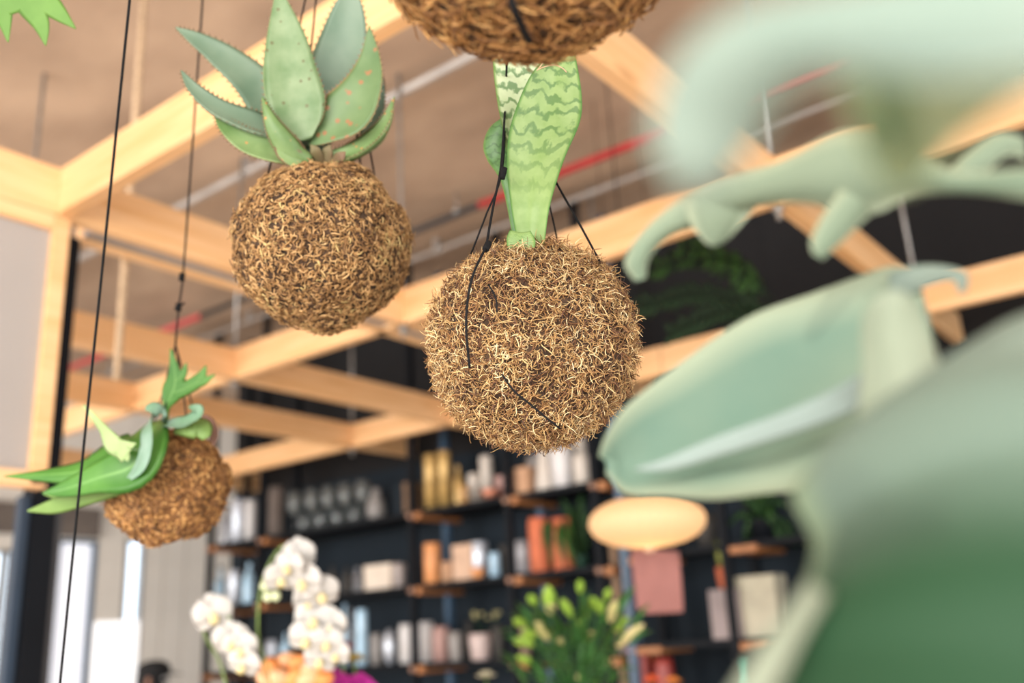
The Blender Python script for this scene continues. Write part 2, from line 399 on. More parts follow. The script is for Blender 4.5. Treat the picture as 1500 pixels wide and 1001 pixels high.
# twin of the second cross beam with a grey track between
beam((1.36, BY[1] + 0.140, H - 0.0), (AX[2] - 0.001, BY[1] + 0.140, H))
trk = box('track', (1.36, BY[1] + BW + 0.002, H + 0.012), (AX[2] - 0.01, BY[1] + 0.117, H + 0.04), mat('grey_track', (0.35, 0.34, 0.36), 0.4), lat)
rod_pts = [(AX[1], BY[2]), (AX[2], BY[3]), (AX[2], BY[0]), (AX[1], BY[0]), (AX[0], BY[0]), (1.62, BY[2]), (AX[2], BY[1]), (AX[1], BY[1]), (AX[2], BY[4])]
for (x, y) in rod_pts:
    o = tube('hanger_rod', [(x + 0.022, y + 0.022, H - 0.05), (x + 0.022, y + 0.022, HC)], 0.008, steel, lat, 8)
    lathe('nut', [(0.018, 0), (0.018, 0.012), (0.012, 0.02)], (x + 0.022, y + 0.022, H - 0.022), steel, lat, 6)

# ------------------------------------------------------------------ ceiling services
def pipe_x(u, v, z): # x where the sight line meets height z
    r = M @ np.array([(u - 750) / F, -(v - 500.5) / F, -1.0]); return (r * (z / r[2]))
zr = 2.24
p1 = pipe_x(950, 203, zr); p2 = pipe_x(702, 300, zr); p3 = pipe_x(602, 345, zr); X1 = float((p1[0] + p2[0]) / 2)
rp = empty('sprinkler_pipe', (X1, 3, CH + zr), 'red painted sprinkler pipe with a black length, running under the brown ceiling', 'pipe')
tube('red_pipe', [(X1, -1.5, CH + zr), (X1, p2[1], CH + zr)], 0.021, red_paint, rp, 12)
tube('black_pipe', [(X1, p2[1], CH + zr), (X1, 5.4, CH + zr)], 0.019, black_pipe, rp, 12)
tube('red_pipe', [(X1, 5.4, CH + zr), (X1, 8.4, CH + zr)], 0.021, red_paint, rp, 12)
for y in (0.2, 1.6, 3.1, 4.9, 6.6):
    tube('pipe_hanger', [(X1, y, CH + zr + 0.015), (X1, y, HC)], 0.004, steel, rp, 6)
    lathe('clamp', [(0.026, -0.01), (0.026, 0.01)], (X1, y, CH + zr + 0.012), steel, rp, 10)
q1 = pipe_x(1160, 187, zr); q2 = pipe_x(850, 306, zr); X2 = float((q1[0] + q2[0]) / 2)
cdt = tag(tube('conduit', [(X2, -1.5, CH + zr + 0.06), (X2, 8.4, CH + zr + 0.06)], 0.013, grey_pipe, None, 10), 'thin grey conduit along the ceiling beside the red pipe', 'conduit')
q3 = pipe_x(640, 108, 2.3); q4 = pipe_x(592, 134, 2.3)
cdt2 = tag(tube('conduit', [(float(q3[0]), -1.5, CH + 2.3), (float(q3[0]), 8.0, CH + 2.3)], 0.018, grey_pipe, None, 10), 'grey conduit on the ceiling nearest the camera, beside the aloe leaves', 'conduit')
# saddles that hold the conduits to the ceiling
for o_, x_, z_ in ((cdt, X2, CH + zr + 0.06), (cdt2, float(q3[0]), CH + 2.3)):
    for y in (0.0, 1.8, 3.6, 5.4, 7.2):
        box('saddle', (x_ - 0.018, y, z_ - 0.02), (x_ + 0.018, y + 0.02, HC), grey_pipe, o_)

# jute drop rope by the partition
r0 = P(193, 250, 3.4); r1 = P(168, 555, 3.4 * 1.05)
Xr, Yr = 1.42, 2.9
ra = on_y(192, 262, 2.72); rb = on_y(168, 556, 2.72)
tag(tube('jute_rope', [(ra[0], 2.72, HC), (ra[0], 2.72, rb[1])], 0.012, rope_m, None, 8), 'pale jute rope hanging down past the beams right of the black column', 'rope')

# ------------------------------------------------------------------ moss balls
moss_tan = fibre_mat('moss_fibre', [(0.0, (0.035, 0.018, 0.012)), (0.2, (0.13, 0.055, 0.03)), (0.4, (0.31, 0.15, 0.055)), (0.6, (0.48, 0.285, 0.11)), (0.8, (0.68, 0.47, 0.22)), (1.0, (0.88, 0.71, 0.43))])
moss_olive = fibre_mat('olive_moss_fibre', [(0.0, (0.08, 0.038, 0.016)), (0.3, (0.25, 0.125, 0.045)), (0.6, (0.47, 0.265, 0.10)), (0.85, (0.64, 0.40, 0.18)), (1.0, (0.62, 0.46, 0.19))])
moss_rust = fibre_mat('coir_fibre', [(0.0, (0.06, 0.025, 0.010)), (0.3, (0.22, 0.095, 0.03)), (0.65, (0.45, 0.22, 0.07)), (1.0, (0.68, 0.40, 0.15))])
core_m = mat('moss_core', (0.07, 0.035, 0.016), 0.95, col2=(0.02, 0.01, 0.005), scale=60, bump=0.8)
core_rust = mat('coir_core', (0.24, 0.11, 0.035), 0.95, col2=(0.12, 0.05, 0.018), scale=38, bump=1.0, detail=6)
def lump(d, seed, amp):
    q = Vector(d) * 2.2 + Vector((seed, seed * 0.7, 0)); a = noise.noise(q)
    b = noise.noise(q * 3.1); c = noise.noise(q * 8) + noise.noise(q * 15) * .8
    return 1 + amp * (a * 0.9 + b * 0.45 + c * 0.25)
def moss_ball(parent, c, r, n, ln, th, m, core, seed, amp=0.05, sq=(1, 1, 1), out=0.35, curl=1.1):
    c = Vector(c); rng = np.random.default_rng(seed)
    bm = bmesh.new(); bmesh.ops.create_icosphere(bm, subdivisions=5, radius=1)
    for v in bm.verts:
        d = v.co.normalized(); k = lump(d, seed, amp) * r * 0.975; v.co = Vector((d.x * sq[0], d.y * sq[1], d.z * sq[2])) * k
    me = bpy.data.meshes.new('moss_core'); bm.to_mesh(me); bm.free(); me.materials.append(core)
    me.polygons.foreach_set('use_smooth', [True] * len(me.polygons))
    o = bpy.data.objects.new('moss_core', me); C.objects.link(o); o.location = c - wloc(parent); o.parent = parent
    # fibres: short curled strands
    d = rng.normal(size=(n, 3)); d /= np.linalg.norm(d, axis=1)[:, None]
    k = np.array([lump(x, seed, amp) for x in d]) * r
    p = d * np.array(sq) * (k * rng.uniform(0.955, 1.0, n))[:, None]
    t = np.cross(d, rng.normal(size=(n, 3))); t /= np.linalg.norm(t, axis=1)[:, None]
    bt = np.cross(d, t); bend = rng.normal(size=n) * curl; L_ = ln * rng.uniform(0.45, 1.35, n); S = 6
    lift = np.abs(rng.normal(size=n)) * out
    pts = np.zeros((n, S, 3)); pts[:, 0] = p
    for s in range(1, S):
        ang = bend * (s - 1) / (S - 2); lo = lift * (1.0 - 0.55 * s / S)
        dirv = t * np.cos(ang)[:, None] + bt * np.sin(ang)[:, None] + d * (lo - 0.28 * (s / S) ** 2)[:, None] + rng.normal(size=(n, 3)) * 0.16
        dirv /= np.linalg.norm(dirv, axis=1)[:, None]
        pts[:, s] = pts[:, s - 1] + dirv * (L_ / (S - 1))[:, None]
    w = th * rng.uniform(0.6, 1.4, n)
    V = np.zeros((n, S, 3, 3))
    for s in range(S):
        tg = pts[:, min(s + 1, S - 1)] - pts[:, max(s - 1, 0)]; tg /= np.linalg.norm(tg, axis=1)[:, None] + 1e-9
        a = np.cross(tg, d); a /= np.linalg.norm(a, axis=1)[:, None] + 1e-9; b = np.cross(tg, a)
        ww = w * (1.0 if 0 < s < S - 1 else 0.45)
        for q in range(3):
            an = q * 2.094; V[:, s, q] = pts[:, s] + (a * math.cos(an) + b * math.sin(an) * 0.7) * ww[:, None]
    V = V.reshape(-1, 3)
    base = (np.arange(n) * S * 3)[:, None]
    quad = []
    for s in range(S - 1):
        for q in range(3):
            q2 = (q + 1) % 3; quad.append([s * 3 + q, s * 3 + q2, (s + 1) * 3 + q2, (s + 1) * 3 + q])
    Fq = (base[:, :, None] + np.array(quad)[None]).reshape(-1, 4)
    me = bpy.data.meshes.new('moss_fibres'); me.vertices.add(len(V)); me.vertices.foreach_set('co', V.ravel())
    me.loops.add(len(Fq) * 4); me.loops.foreach_set('vertex_index', Fq.ravel())
    me.polygons.add(len(Fq)); me.polygons.foreach_set('loop_start', np.arange(len(Fq)) * 4)
    try: me.polygons.foreach_set('loop_total', np.full(len(Fq), 4))
    except Exception: pass
    me.update(calc_edges=True)
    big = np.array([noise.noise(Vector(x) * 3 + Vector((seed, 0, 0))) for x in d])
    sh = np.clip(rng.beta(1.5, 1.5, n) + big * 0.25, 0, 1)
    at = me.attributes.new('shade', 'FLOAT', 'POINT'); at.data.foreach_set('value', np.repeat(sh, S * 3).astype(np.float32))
    me.materials.append(m); me.polygons.foreach_set('use_smooth', [True] * len(me.polygons))
    o = bpy.data.objects.new('moss_fibres', me); C.objects.link(o); o.location = c - wloc(parent); o.parent = parent; o['kind'] = 'stuff'
    return o

# --- ball 2: snake plant, in focus
c2 = P(780, 505, 0.90); R2 = 0.150 * 0.645
k2 = empty('snake_plant_ball', c2 - Vector((0, 0, R2)), 'shaggy tan moss ball with a banded snake plant, hanging in the middle in sharp focus', 'hanging plant')
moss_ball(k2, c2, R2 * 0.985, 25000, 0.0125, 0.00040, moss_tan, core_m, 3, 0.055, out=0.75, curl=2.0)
snake = leaf_mat('snake_leaf', (0.36, 0.50, 0.20), (0.26, 0.40, 0.13), edge=((0.12, 0.30, 0.08), 0.44), rough=0.38, scale=70, translucent=0.3, bands=((0.09, 0.20, 0.06), 15, 0.75))
snake_pale = leaf_mat('snake_leaf_pale', (0.66, 0.74, 0.50), (0.55, 0.66, 0.40), edge=((0.20, 0.36, 0.08), 0.43), rough=0.4, scale=90, translucent=0.3, bands=((0.12, 0.24, 0.09), 14, 0.85))
snake_dark = leaf_mat('snake_leaf_dark', (0.12, 0.24, 0.09), (0.07, 0.16, 0.05), edge=((0.16, 0.30, 0.08), 0.44), rough=0.4, scale=90, translucent=0.2, bands=((0.04, 0.09, 0.03), 9, 0.7))
D2 = 0.875
s1 = stripg([P(759, 362, D2), P(748, 300, D2), P(742, 235, D2 + .01), P(749, 180, D2 + .012), P(772, 120, D2 + .015), P(795, 85, D2 + .02), P(812, 52, D2 + .03), P(826, 36, D2 + .03)],
            [P(797, 362, D2), P(806, 300, D2), P(826, 235, D2 + .012), P(849, 180, D2 + .02), P(852, 140, D2 + .022), P(846, 95, D2 + .025), P(838, 60, D2 + .03), P(828, 38, D2 + .03)], bulge=-0.010, thick=0.004, n=48, mc=16, ripple=0.001)
make('leaf', s1[0], s1[1], snake, k2, True, s1[2], origin=P(775, 360, D2))
s2 = stripg([P(762, 352, D2 + .022), P(748, 260, D2 + .028), P(738, 200, D2 + .03), P(727, 140, D2 + .035), P(723, 80, D2 + .04), P(740, 30, D2 + .045)],
            [P(784, 352, D2 + .022), P(792, 260, D2 + .034), P(800, 200, D2 + .036), P(800, 140, D2 + .04), P(798, 80, D2 + .045), P(760, 28, D2 + .045)], bulge=-0.009, thick=0.004, n=40, mc=12)
o = make('leaf', s2[0], s2[1], snake_pale, k2, True, s2[2], origin=P(775, 350, D2)); o['label'] = 'pale leaf with dark green bands'
s3 = stripg([P(752, 352, D2 + .04), P(735, 270, D2 + .045), P(714, 235, D2 + .06), P(708, 212, D2 + .062), P(718, 186, D2 + .062), P(742, 168, D2 + .062)],
            [P(770, 352, D2 + .04), P(760, 270, D2 + .05), P(757, 235, D2 + .064), P(757, 210, D2 + .064), P(757, 186, D2 + .064), P(747, 166, D2 + .062)], bulge=0.006, thick=0.003, n=28, mc=10)
o = make('leaf', s3[0], s3[1], snake_dark, k2, True, s3[2], origin=P(760, 350, D2)); o['label'] = 'small dark green leaf behind'
s4 = stripg([P(744, 366, D2 - .012), P(742, 350, D2 - .012), P(747, 336, D2 - .008)], [P(783, 366, D2 - .012), P(784, 352, D2 - .012), P(777, 338, D2 - .008)], bulge=-0.006, thick=0.004, n=10, mc=8)
o = make('leaf', s4[0], s4[1], snake, k2, True, s4[2], origin=P(763, 360, D2)); o['label'] = 'short cut leaf stub at the base'
tube('dry_strand', [P(786, 103, D2 - .006), P(797, 98, D2 - .006), P(812, 95, D2 - .007), P(824, 100, D2 - .007), P(830, 106, D2 - .006)], 0.0006, rope_m, k2, 6, 12)
tube('dry_strand', [P(806, 74, D2 - .004), P(798, 88, D2 - .006), P(788, 102, D2 - .006)], 0.0006, rope_m, k2, 6, 8)
apex2 = P(741, 128, D2 + .065)
def sph(c, r, d): return Vector(c) + Vector(d).normalized() * r
cr2 = 0.0011
tube('cord', [apex2, P(738, 190, D2 + .02), P(733, 250, D2 - .005), P(722, 305, D2 - .03), P(712, 362, D2 - .055)], cr2, cord_m, k2, 8, 16)
tube('cord', [P(712, 362, D2 - .055), P(694, 400, D2 - .073), P(685, 440, D2 - .079), P(683, 485, D2 - .080), P(688, 540, D2 - .077)], cr2, cord_m, k2, 8, 20)
tube('cord', [apex2, P(736, 248, D2+.01), P(712, 315, D2 + .01), P(690, 372, D2 + .02)], cr2 * 0.8, cord_m, k2, 8, 14)
tube('cord', [apex2, P(814, 266, D2 + .04), P(846, 323, D2 + .02), P(879, 384, D2 + .005)], cr2, cord_m, k2, 8, 14)
tube('cord', [apex2, P(790, 250, D2 + .06), P(807, 310, D2 + .075), P(818, 360, D2 + .08)], cr2 * 0.8, cord_m, k2, 8, 14)
tube('cord', [apex2, P(743, 60, D2 + .01), P(745, -160, D2 + .02), P(749, -700, D2 + .05)], cr2, cord_m, k2, 8, 14)
tube('knot', [P(739, 246, D2 - .006), P(735, 262, D2 - .008)], 0.0028, cord_m, k2, 8, 3)
tube('knot', [P(716, 356, D2 - .050), P(711, 366, D2 - .056)], 0.0030, cord_m, k2, 8, 3)
tube('cord', [P(735, 548, D2 - .083), P(752, 572, D2 - .083), P(776, 592, D2 - .081), P(800, 612, D2 - .076), P(820, 628, D2 - .070)], cr2 * 0.8, cord_m, k2, 8, 16)
tube('cord', [P(716, 418, D2 - .079), P(726, 436, D2 - .082), P(728, 458, D2 - .084)], cr2 * 0.7, cord_m, k2, 8, 8)

# --- ball 1: aloe
DB = 1.07; c1 = P(471, 362, DB); R1 = 131 * DB / F
k1 = empty('aloe_ball', c1 - Vector((0, 0, R1)), 'brown moss ball with a spiny blue-green aloe on top, left of the snake plant ball', 'hanging plant')
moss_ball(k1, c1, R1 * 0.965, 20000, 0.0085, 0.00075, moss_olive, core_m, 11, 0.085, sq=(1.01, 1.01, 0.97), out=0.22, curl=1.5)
aloe_a = leaf_mat('aloe_skin', (0.195, 0.262, 0.140), (0.095, 0.165, 0.065), edge=((0.26, 0.34, 0.14), 0.48), rough=0.45, scale=34, translucent=0.08, spots=((0.10, 0.10, 0.04), 75, 0.12))
aloe_b = leaf_mat('aloe_skin_blue', (0.155, 0.215, 0.150), (0.085, 0.145, 0.095), edge=((0.24, 0.32, 0.15), 0.48), rough=0.45, scale=18, translucent=0.08)
aloe_g = leaf_mat('aloe_skin_green', (0.20, 0.29, 0.12), (0.09, 0.165, 0.05), edge=((0.36, 0.28, 0.10), 0.47), rough=0.4, scale=25, translucent=0.1, spots=((0.45, 0.22, 0.08), 90, 0.12))
aloe_s = leaf_mat('aloe_skin_scarred', (0.135, 0.205, 0.09), (0.075, 0.14, 0.055), edge=((0.34, 0.22, 0.09), 0.46), rough=0.45, scale=22, translucent=0.08, spots=((0.26, 0.13, 0.06), 75, 0.17))
spine_m = mat('spine_brown', (0.16, 0.10, 0.05), 0.5)
mpp = DB / F
def aloe_leaf(pts, wid, nr, m, th=0.010, cup=0.3, d0=0.0, spines=True):
    pp = [P(u, v, DB + dd) for (u, v, dd) in pts]; ww = [w * mpp for w in wid]
    g = bladeg(pp, ww, nr, thick=th, cup=cup, n=26, mc=8)
    o = make('leaf', g[0], g[1], m, k1, True, g[2], origin=pp[0])
    if spines:
        per = 16; sv, sf = [], []
        for i in range(3, 26):
            for e in (0, 8):
                p = g[0][i * per + e]; q = g[0][i * per + (1 if e == 0 else 7)]; a = (p - q).normalized()
                t = (g[0][min(i + 1, 26) * per + e] - p).normalized() if i < 26 else Vector((0, 0, 1))
                nm = a.cross(t).normalized(); h = 0.0034
                n0 = len(sv); b = 0.0013
                sv += [p + t * b, p - t * b + nm * b * 0.0, p + nm * b, p + a * h + t * h * 0.5]
                sf += [(n0, n0 + 1, n0 + 3), (n0 + 1, n0 + 2, n0 + 3), (n0 + 2, n0, n0 + 3)]
        s = make('spines', sv, sf, spine_m, None); s.parent = o; s.location = -pp[0]; s['kind'] = 'stuff'
        s['label'] = 'small brown spines along the leaf edges'
    return o
nc = TOCAM
aloe_leaf([(430, 205, .03), (400, 165, .03), (370, 122, .04), (325, 84, .05), (285, 57, .05), (257, 40, .05)], [24, 30, 29, 22, 12, 1], vUP * 0.5 + nc, aloe_b)
aloe_leaf([(440, 215, .01), (405, 196, 0), (365, 182, -.01), (318, 160, -.015), (285, 132, -.015), (265, 103, -.01)], [22, 25, 24, 17, 10, 1], vUP * 0.9 + nc, aloe_b, cup=0.35)
aloe_leaf([(452, 222, .02), (464, 182, .035), (490, 120, .05), (505, 60, .055), (512, 10, .055), (515, -25, .05)], [30, 40, 44, 36, 22, 1], nc, aloe_b, cup=0.30)
aloe_leaf([(545, 215, .03), (545, 190, .04), (550, 160, .045), (555, 125, .045), (556, 98, .04)], [12, 18, 17, 11, 1], nc - vRT * .3, aloe_b, th=.006)
aloe_leaf([(452, 208, .0), (482, 190, -.005), (512, 168, -.005), (534, 128, .0), (543, 85, .01), (541, 38, .015)], [9, 27, 42, 31, 16, 1], nc + vUP * 0.25 - vRT * 0.2, aloe_s, cup=0.32)
aloe_leaf([(470, 236, .0), (512, 228, -.01), (545, 208, -.01), (566, 180, -.01), (578, 142, -.005)], [10, 17, 17, 11, 1], nc + vUP * .8 - vRT * .5, aloe_g, th=.008, cup=.5)
aloe_leaf([(480, 240, .03), (520, 225, .04), (555, 200, .05), (573, 160, .05)], [14, 18, 14, 1], nc + vUP - vRT * .4, aloe_g, th=.008)
aloe_leaf([(462, 238, 0), (415, 228, -.015), (370, 214, -.02), (336, 190, -.02), (313, 164, -.015)], [12, 22, 22, 14, 1], nc + vUP * .7, aloe_g, th=.009, cup=.3)
aloe_leaf([(450, 204, -.01), (444, 186, -.008), (437, 155, -.005), (427, 110, .0), (420, 55, .006), (408, -15, .01)], [9, 30, 42, 39, 28, 4], nc + vUP * .1, aloe_a, cup=0.3)
aloe_leaf([(455, 236, -.02), (428, 222, -.03), (408, 198, -.035), (394, 172, -.035), (384, 142, -.03)], [9, 17, 15, 9, 1], nc, aloe_g, th=.008, cup=-.35)
aloe_leaf([(468, 243, -.01), (440, 238, -.025), (418, 226, -.03), (405, 212, -.03)], [8, 12, 10, 1], nc + vUP * .3, aloe_g, th=.005)
for (a, b, c_) in (((470, 240, -.01), (462, 222, -.02), (455, 212, -.02)), ((478, 240, -.01), (480, 222, -.015), (484, 212, -.015)), ((486, 242, -.01), (498, 230, -.02), (506, 222, -.02))):
    o = blade('bud_leaf', [P(a[0], a[1], DB + a[2]), P(b[0], b[1], DB + b[2]), P(c_[0], c_[1], DB + c_[2])], [7 * mpp, 8 * mpp, .0005], nc, mat('withered_leaf', (0.16, 0.07, 0.045), 0.7, col2=(0.10, 0.12, 0.04)), k1, thick=.003)
apex1 = P(478, -150, DB + .10)
for (mid, end) in (((402, 215, .05), (386, 265, -.01)), ((541, 215, .06), (553, 274, -.01)), ((525, 215, .06), (528, 262, .07)), ((440, 215, .07), (425, 255, .07))):
    tube('cord', [apex1, P(*mid[:2], DB + mid[2]), P(*end[:2], DB + end[2])], 0.0012, cord_m, k1, 6, 10)
tube('cord', [apex1, P(480, -900, DB + .1)], 0.0012, cord_m, k1, 6)

# --- ball 3: staghorn
DS = 1.30; c3 = P(245, 712, DS); R3 = 88 * DS / F
k3 = empty('staghorn_ball', c3 - Vector((0, 0, R3)), 'small rust brown moss ball with green antler shaped fern fronds, lower left', 'hanging plant')
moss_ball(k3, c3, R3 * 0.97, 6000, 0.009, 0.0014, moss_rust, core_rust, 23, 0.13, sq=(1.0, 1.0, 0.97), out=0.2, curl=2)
fern_g = leaf_mat('frond_green', (0.10, 0.26, 0.045), (0.05, 0.17, 0.025), rough=0.35, scale=20, translucent=0.3, midrib=((0.16, 0.34, 0.09), 0.05))
fern_l = leaf_mat('frond_light', (0.26, 0.40, 0.12), (0.18, 0.30, 0.08), rough=0.45, scale=20, translucent=0.4)
fern_b = leaf_mat('frond_blue', (0.24, 0.35, 0.29), (0.12, 0.25, 0.14), rough=0.5, scale=20, translucent=0.2)
fern_p = leaf_mat('frond_pale', (0.42, 0.55, 0.26), (0.34, 0.46, 0.20), rough=0.5, scale=20, translucent=0.35)
ms = DS / F
def bl(pts, wid, nr=None, d=DS, s=None, **k):
    s = s or d / F
    return bladeg([P(u, v, d + q) for (u, v, q) in pts], [w * s for w in wid], nr or nc, **k)
def frond(parent, gs, m, label=None, name='frond'):
    g = merge(gs); o = make(name, g[0], g[1], m, parent, True, g[2], origin=g[0][0])
    if label: o['label'] = label
    return o
frond(k3, [bl([(236, 622, -.01), (212, 650, -.07), (170, 668, -.08), (120, 690, -.08), (60, 696, -.07), (6, 698, -.06)], [8, 26, 32, 20, 9, 1], nc + vUP * .6, thick=.0015, cup=-.2),
           bl([(150, 672, -.07), (130, 700, -.07), (98, 712, -.06), (85, 705, -.06)], [16, 14, 6, 1], thick=.0012)], fern_g)
frond(k3, [bl([(232, 616, -.02), (214, 650, -.09), (192, 684, -.10), (145, 700, -.095), (98, 716, -.085), (62, 723, -.08)], [12, 32, 36, 22, 12, 1], nc + vUP * .3, thick=.0015, cup=.2)], fern_g)
frond(k3, [bl([(228, 604, -.04), (218, 625, -.095), (216, 655, -.112), (206, 685, -.112), (182, 708, -.10)], [6, 9, 9, 8, 1], nc - vRT * .2, thick=.0015, cup=.4)], fern_b, 'bluish underside of a curved frond')
frond(k3, [bl([(200, 700, -.08), (150, 715, -.075), (120, 730, -.07), (80, 742, -.065), (40, 749, -.065)], [14, 18, 12, 11, 1], thick=.0012), bl([(120, 722, -.07), (90, 728, -.06), (64, 724, -.06)], [8, 6, 1], thick=.0012)], fern_l, 'light green forked frond tip')
frond(k3, [bl([(122, 594, -.08), (138, 612, -.09), (152, 630, -.11), (165, 650, -.118), (178, 662, -.12), (186, 668, -.12)], [2, 5, 7, 13, 10, 12], nc, thick=.0012),
           bl([(172, 652, -.12), (188, 653, -.12), (199, 650, -.12)], [8, 6, 1], thick=.001), bl([(172, 656, -.12), (184, 668, -.12), (187, 676, -.12)], [8, 6, 1], thick=.001)], fern_p, 'pale yellow-green young frond')
frond(k3, [bl([(243, 618, -.03), (244, 598, -.03), (250, 580, -.03), (256, 565, -.03), (256, 545, -.03), (250, 511, -.03)], [4, 5, 14, 16, 9, 1], thick=.0012),
           bl([(254, 576, -.03), (274, 568, -.03), (292, 556, -.03), (302, 536, -.03)], [12, 10, 9, 1], thick=.0012), bl([(284, 562, -.03), (298, 559, -.03), (315, 549, -.03)], [8, 6, 1], thick=.0012), bl([(256, 560, -.03), (268, 548, -.03), (273, 532, -.03)], [8, 6, 1], thick=.0012)], fern_g)
frond(k3, [bl([(240, 622, -.04), (252, 621, -.07), (272, 620, -.09), (288, 610, -.10), (289, 600, -.10), (277, 596, -.095)], [6, 9, 11, 9, 8, 2], nc + vUP * .8, thick=.0015, cup=.4)], fern_b, 'bluish curled frond')
frond(k3, [bl([(242, 616, -.04), (235, 604, -.06), (224, 597, -.065), (213, 598, -.065)], [6, 9, 9, 4], vUP * .6 + nc, thick=.0015)], fern_b, 'small bluish curled frond')
frond(k3, [bl([(256, 628, -.06), (276, 626, -.085), (294, 628, -.085), (302, 642, -.09)], [8, 14, 16, 6], nc + vUP * .5, thick=.0015, cup=-.3)], fern_l, 'yellow-green shield frond')
frond(k3, [bl([(289, 612, -.03), (304, 620, -.05), (312, 636, -.05), (313, 654, -.05)], [6, 10, 8, 2], nc, thick=.002)], mat('dry_shield', (0.16, 0.08, 0.055), 0.8), 'dry brown shield frond')
apex3 = P(257, 505, DS)
for (mid, end) in (((247, 565, -.02), (236, 640, -.05)), ((266, 560, -.02), (277, 640, -.05)), ((272, 560, .05), (292, 630, .04)), ((240, 570, .04), (222, 632, .03))):
    tube('cord', [apex3, P(*mid[:2], DS + mid[2]), P(*end[:2], DS + end[2])], 0.0011, cord_m, k3, 6, 10)
tube('cord', [apex3, P(262, 450, DS), P(268, 404, DS), P(280, 240, DS - .02), P(298, -20, DS - .05), P(315, -300, DS - .1)], 0.0013, cord_m, k3, 6, 16)
for (u, v) in ((262, 450), (267, 406)): tube('knot', [P(u, v - 6, DS), P(u - 1, v + 6, DS)], 0.004, cord_m, k3, 8)
tube('knot', [P(256, 452, DS), P(270, 444, DS)], 0.0016, cord_m, k3, 6)

# --- top ball, cropped by the frame
DT = 0.60; c4 = P(772, -158, DT); R4 = 246 * DT / F
k4 = empty('moss_ball', c4 - Vector((0, 0, R4)), 'olive brown moss ball cut off by the top edge, above the snake plant', 'hanging plant')
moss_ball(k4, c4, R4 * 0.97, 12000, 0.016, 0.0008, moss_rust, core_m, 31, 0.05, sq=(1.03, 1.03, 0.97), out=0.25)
tube('cord', [P(745, -12, DT - .085), P(758, 25, DT - .075), P(775, 60, DT - .045)], 0.0022, cord_m, k4, 8, 8)
tube('cord', [c4 + Vector((0, 0, R4 * .9)), c4 + Vector((0, 0, 1.2))], 0.0015, cord_m, k4, 6)
frond(k4, [bl([(760, -390, 0), (740, -520, .01), (700, -640, .03)], [10, 26, 2], d=DT, thick=.002)], fern_g)

# --- long string left, and a fern hanging in at the top left
tag(tube('black_twine', [P(196, -60, 0.98), P(190, 0, 0.98), P(166, 235, 0.99), P(143, 460, 1.0), P(122, 660, 1.01), P(88, 1001, 1.02), P(80, 1080, 1.02)], 0.0014, cord_m, None, 8, 30), 'thin black hanging cord crossing the left side from top to bottom', 'cord')
tf = empty('hanging_fern', P(-40, -120, 1.05), 'bright green lobed fern frond hanging in at the top left corner', 'fern')
frond(tf, [bl([(-40, -120, 0), (-10, -60, 0), (10, -10, 0), (20, 20, 0)], [20, 36, 40, 10], d=1.05, thick=.0015),
           bl([(-5, -20, 0), (5, 20, 0), (12, 62, 0)], [24, 14, 1], d=1.05, thick=.0015), bl([(20, -40, 0), (40, 0, 0), (60, 35, 0), (67, 67, 0)], [26, 22, 13, 1], d=1.05, thick=.0015),
           bl([(40, -40, 0), (62, -5, 0), (85, 18, 0), (111, 42, 0)], [26, 20, 13, 1], d=1.05, thick=.0015), bl([(30, -30, 0), (38, 10, 0), (48, 30, 0)], [18, 9, 1], d=1.05, thick=.0015)],
      leaf_mat('fresh_frond', (0.20, 0.38, 0.08), (0.13, 0.28, 0.05), rough=0.5, scale=20, translucent=0.45))
tube('stalk', [P(-40, -120, 1.05), P(-70, -300, 1.05)], 0.002, fern_g, tf, 6)

# ------------------------------------------------------------------ foreground staghorn
fz = leaf_mat('felted_frond', (0.205, 0.255, 0.18), (0.15, 0.22, 0.155), edge=((0.33, 0.37, 0.26), 0.30), rough=0.75, scale=9, translucent=0.35)
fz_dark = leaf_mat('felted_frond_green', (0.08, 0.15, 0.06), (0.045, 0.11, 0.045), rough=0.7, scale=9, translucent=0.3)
fz_blue = leaf_mat('felted_frond_blue', (0.19, 0.235, 0.20), (0.14, 0.20, 0.17), rough=0.75, scale=9, translucent=0.3)
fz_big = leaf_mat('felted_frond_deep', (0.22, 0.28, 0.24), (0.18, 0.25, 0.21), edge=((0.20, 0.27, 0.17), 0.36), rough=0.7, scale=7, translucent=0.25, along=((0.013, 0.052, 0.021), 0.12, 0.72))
fg = empty('staghorn_fern', P(1450, 700, 0.30), 'large pale felted staghorn fern close to the camera, filling the right side out of focus', 'fern')
def S(L_, R_, m, label=None, **k):
    g = stripg([P(*p) for p in L_], [P(*p) for p in R_], **k); o = make('frond', g[0], g[1], m, fg, True, g[2], origin=g[0][0])
    if label: o['label'] = label
    return o
def FM(gs, m, label=None):
    g = merge(gs); o = make('frond', g[0], g[1], m, fg, True, g[2], origin=g[0][0])
    if label: o['label'] = label
    return o
def ST(L_, R_, **k): return stripg([P(*p) for p in L_], [P(*p) for p in R_], **k)
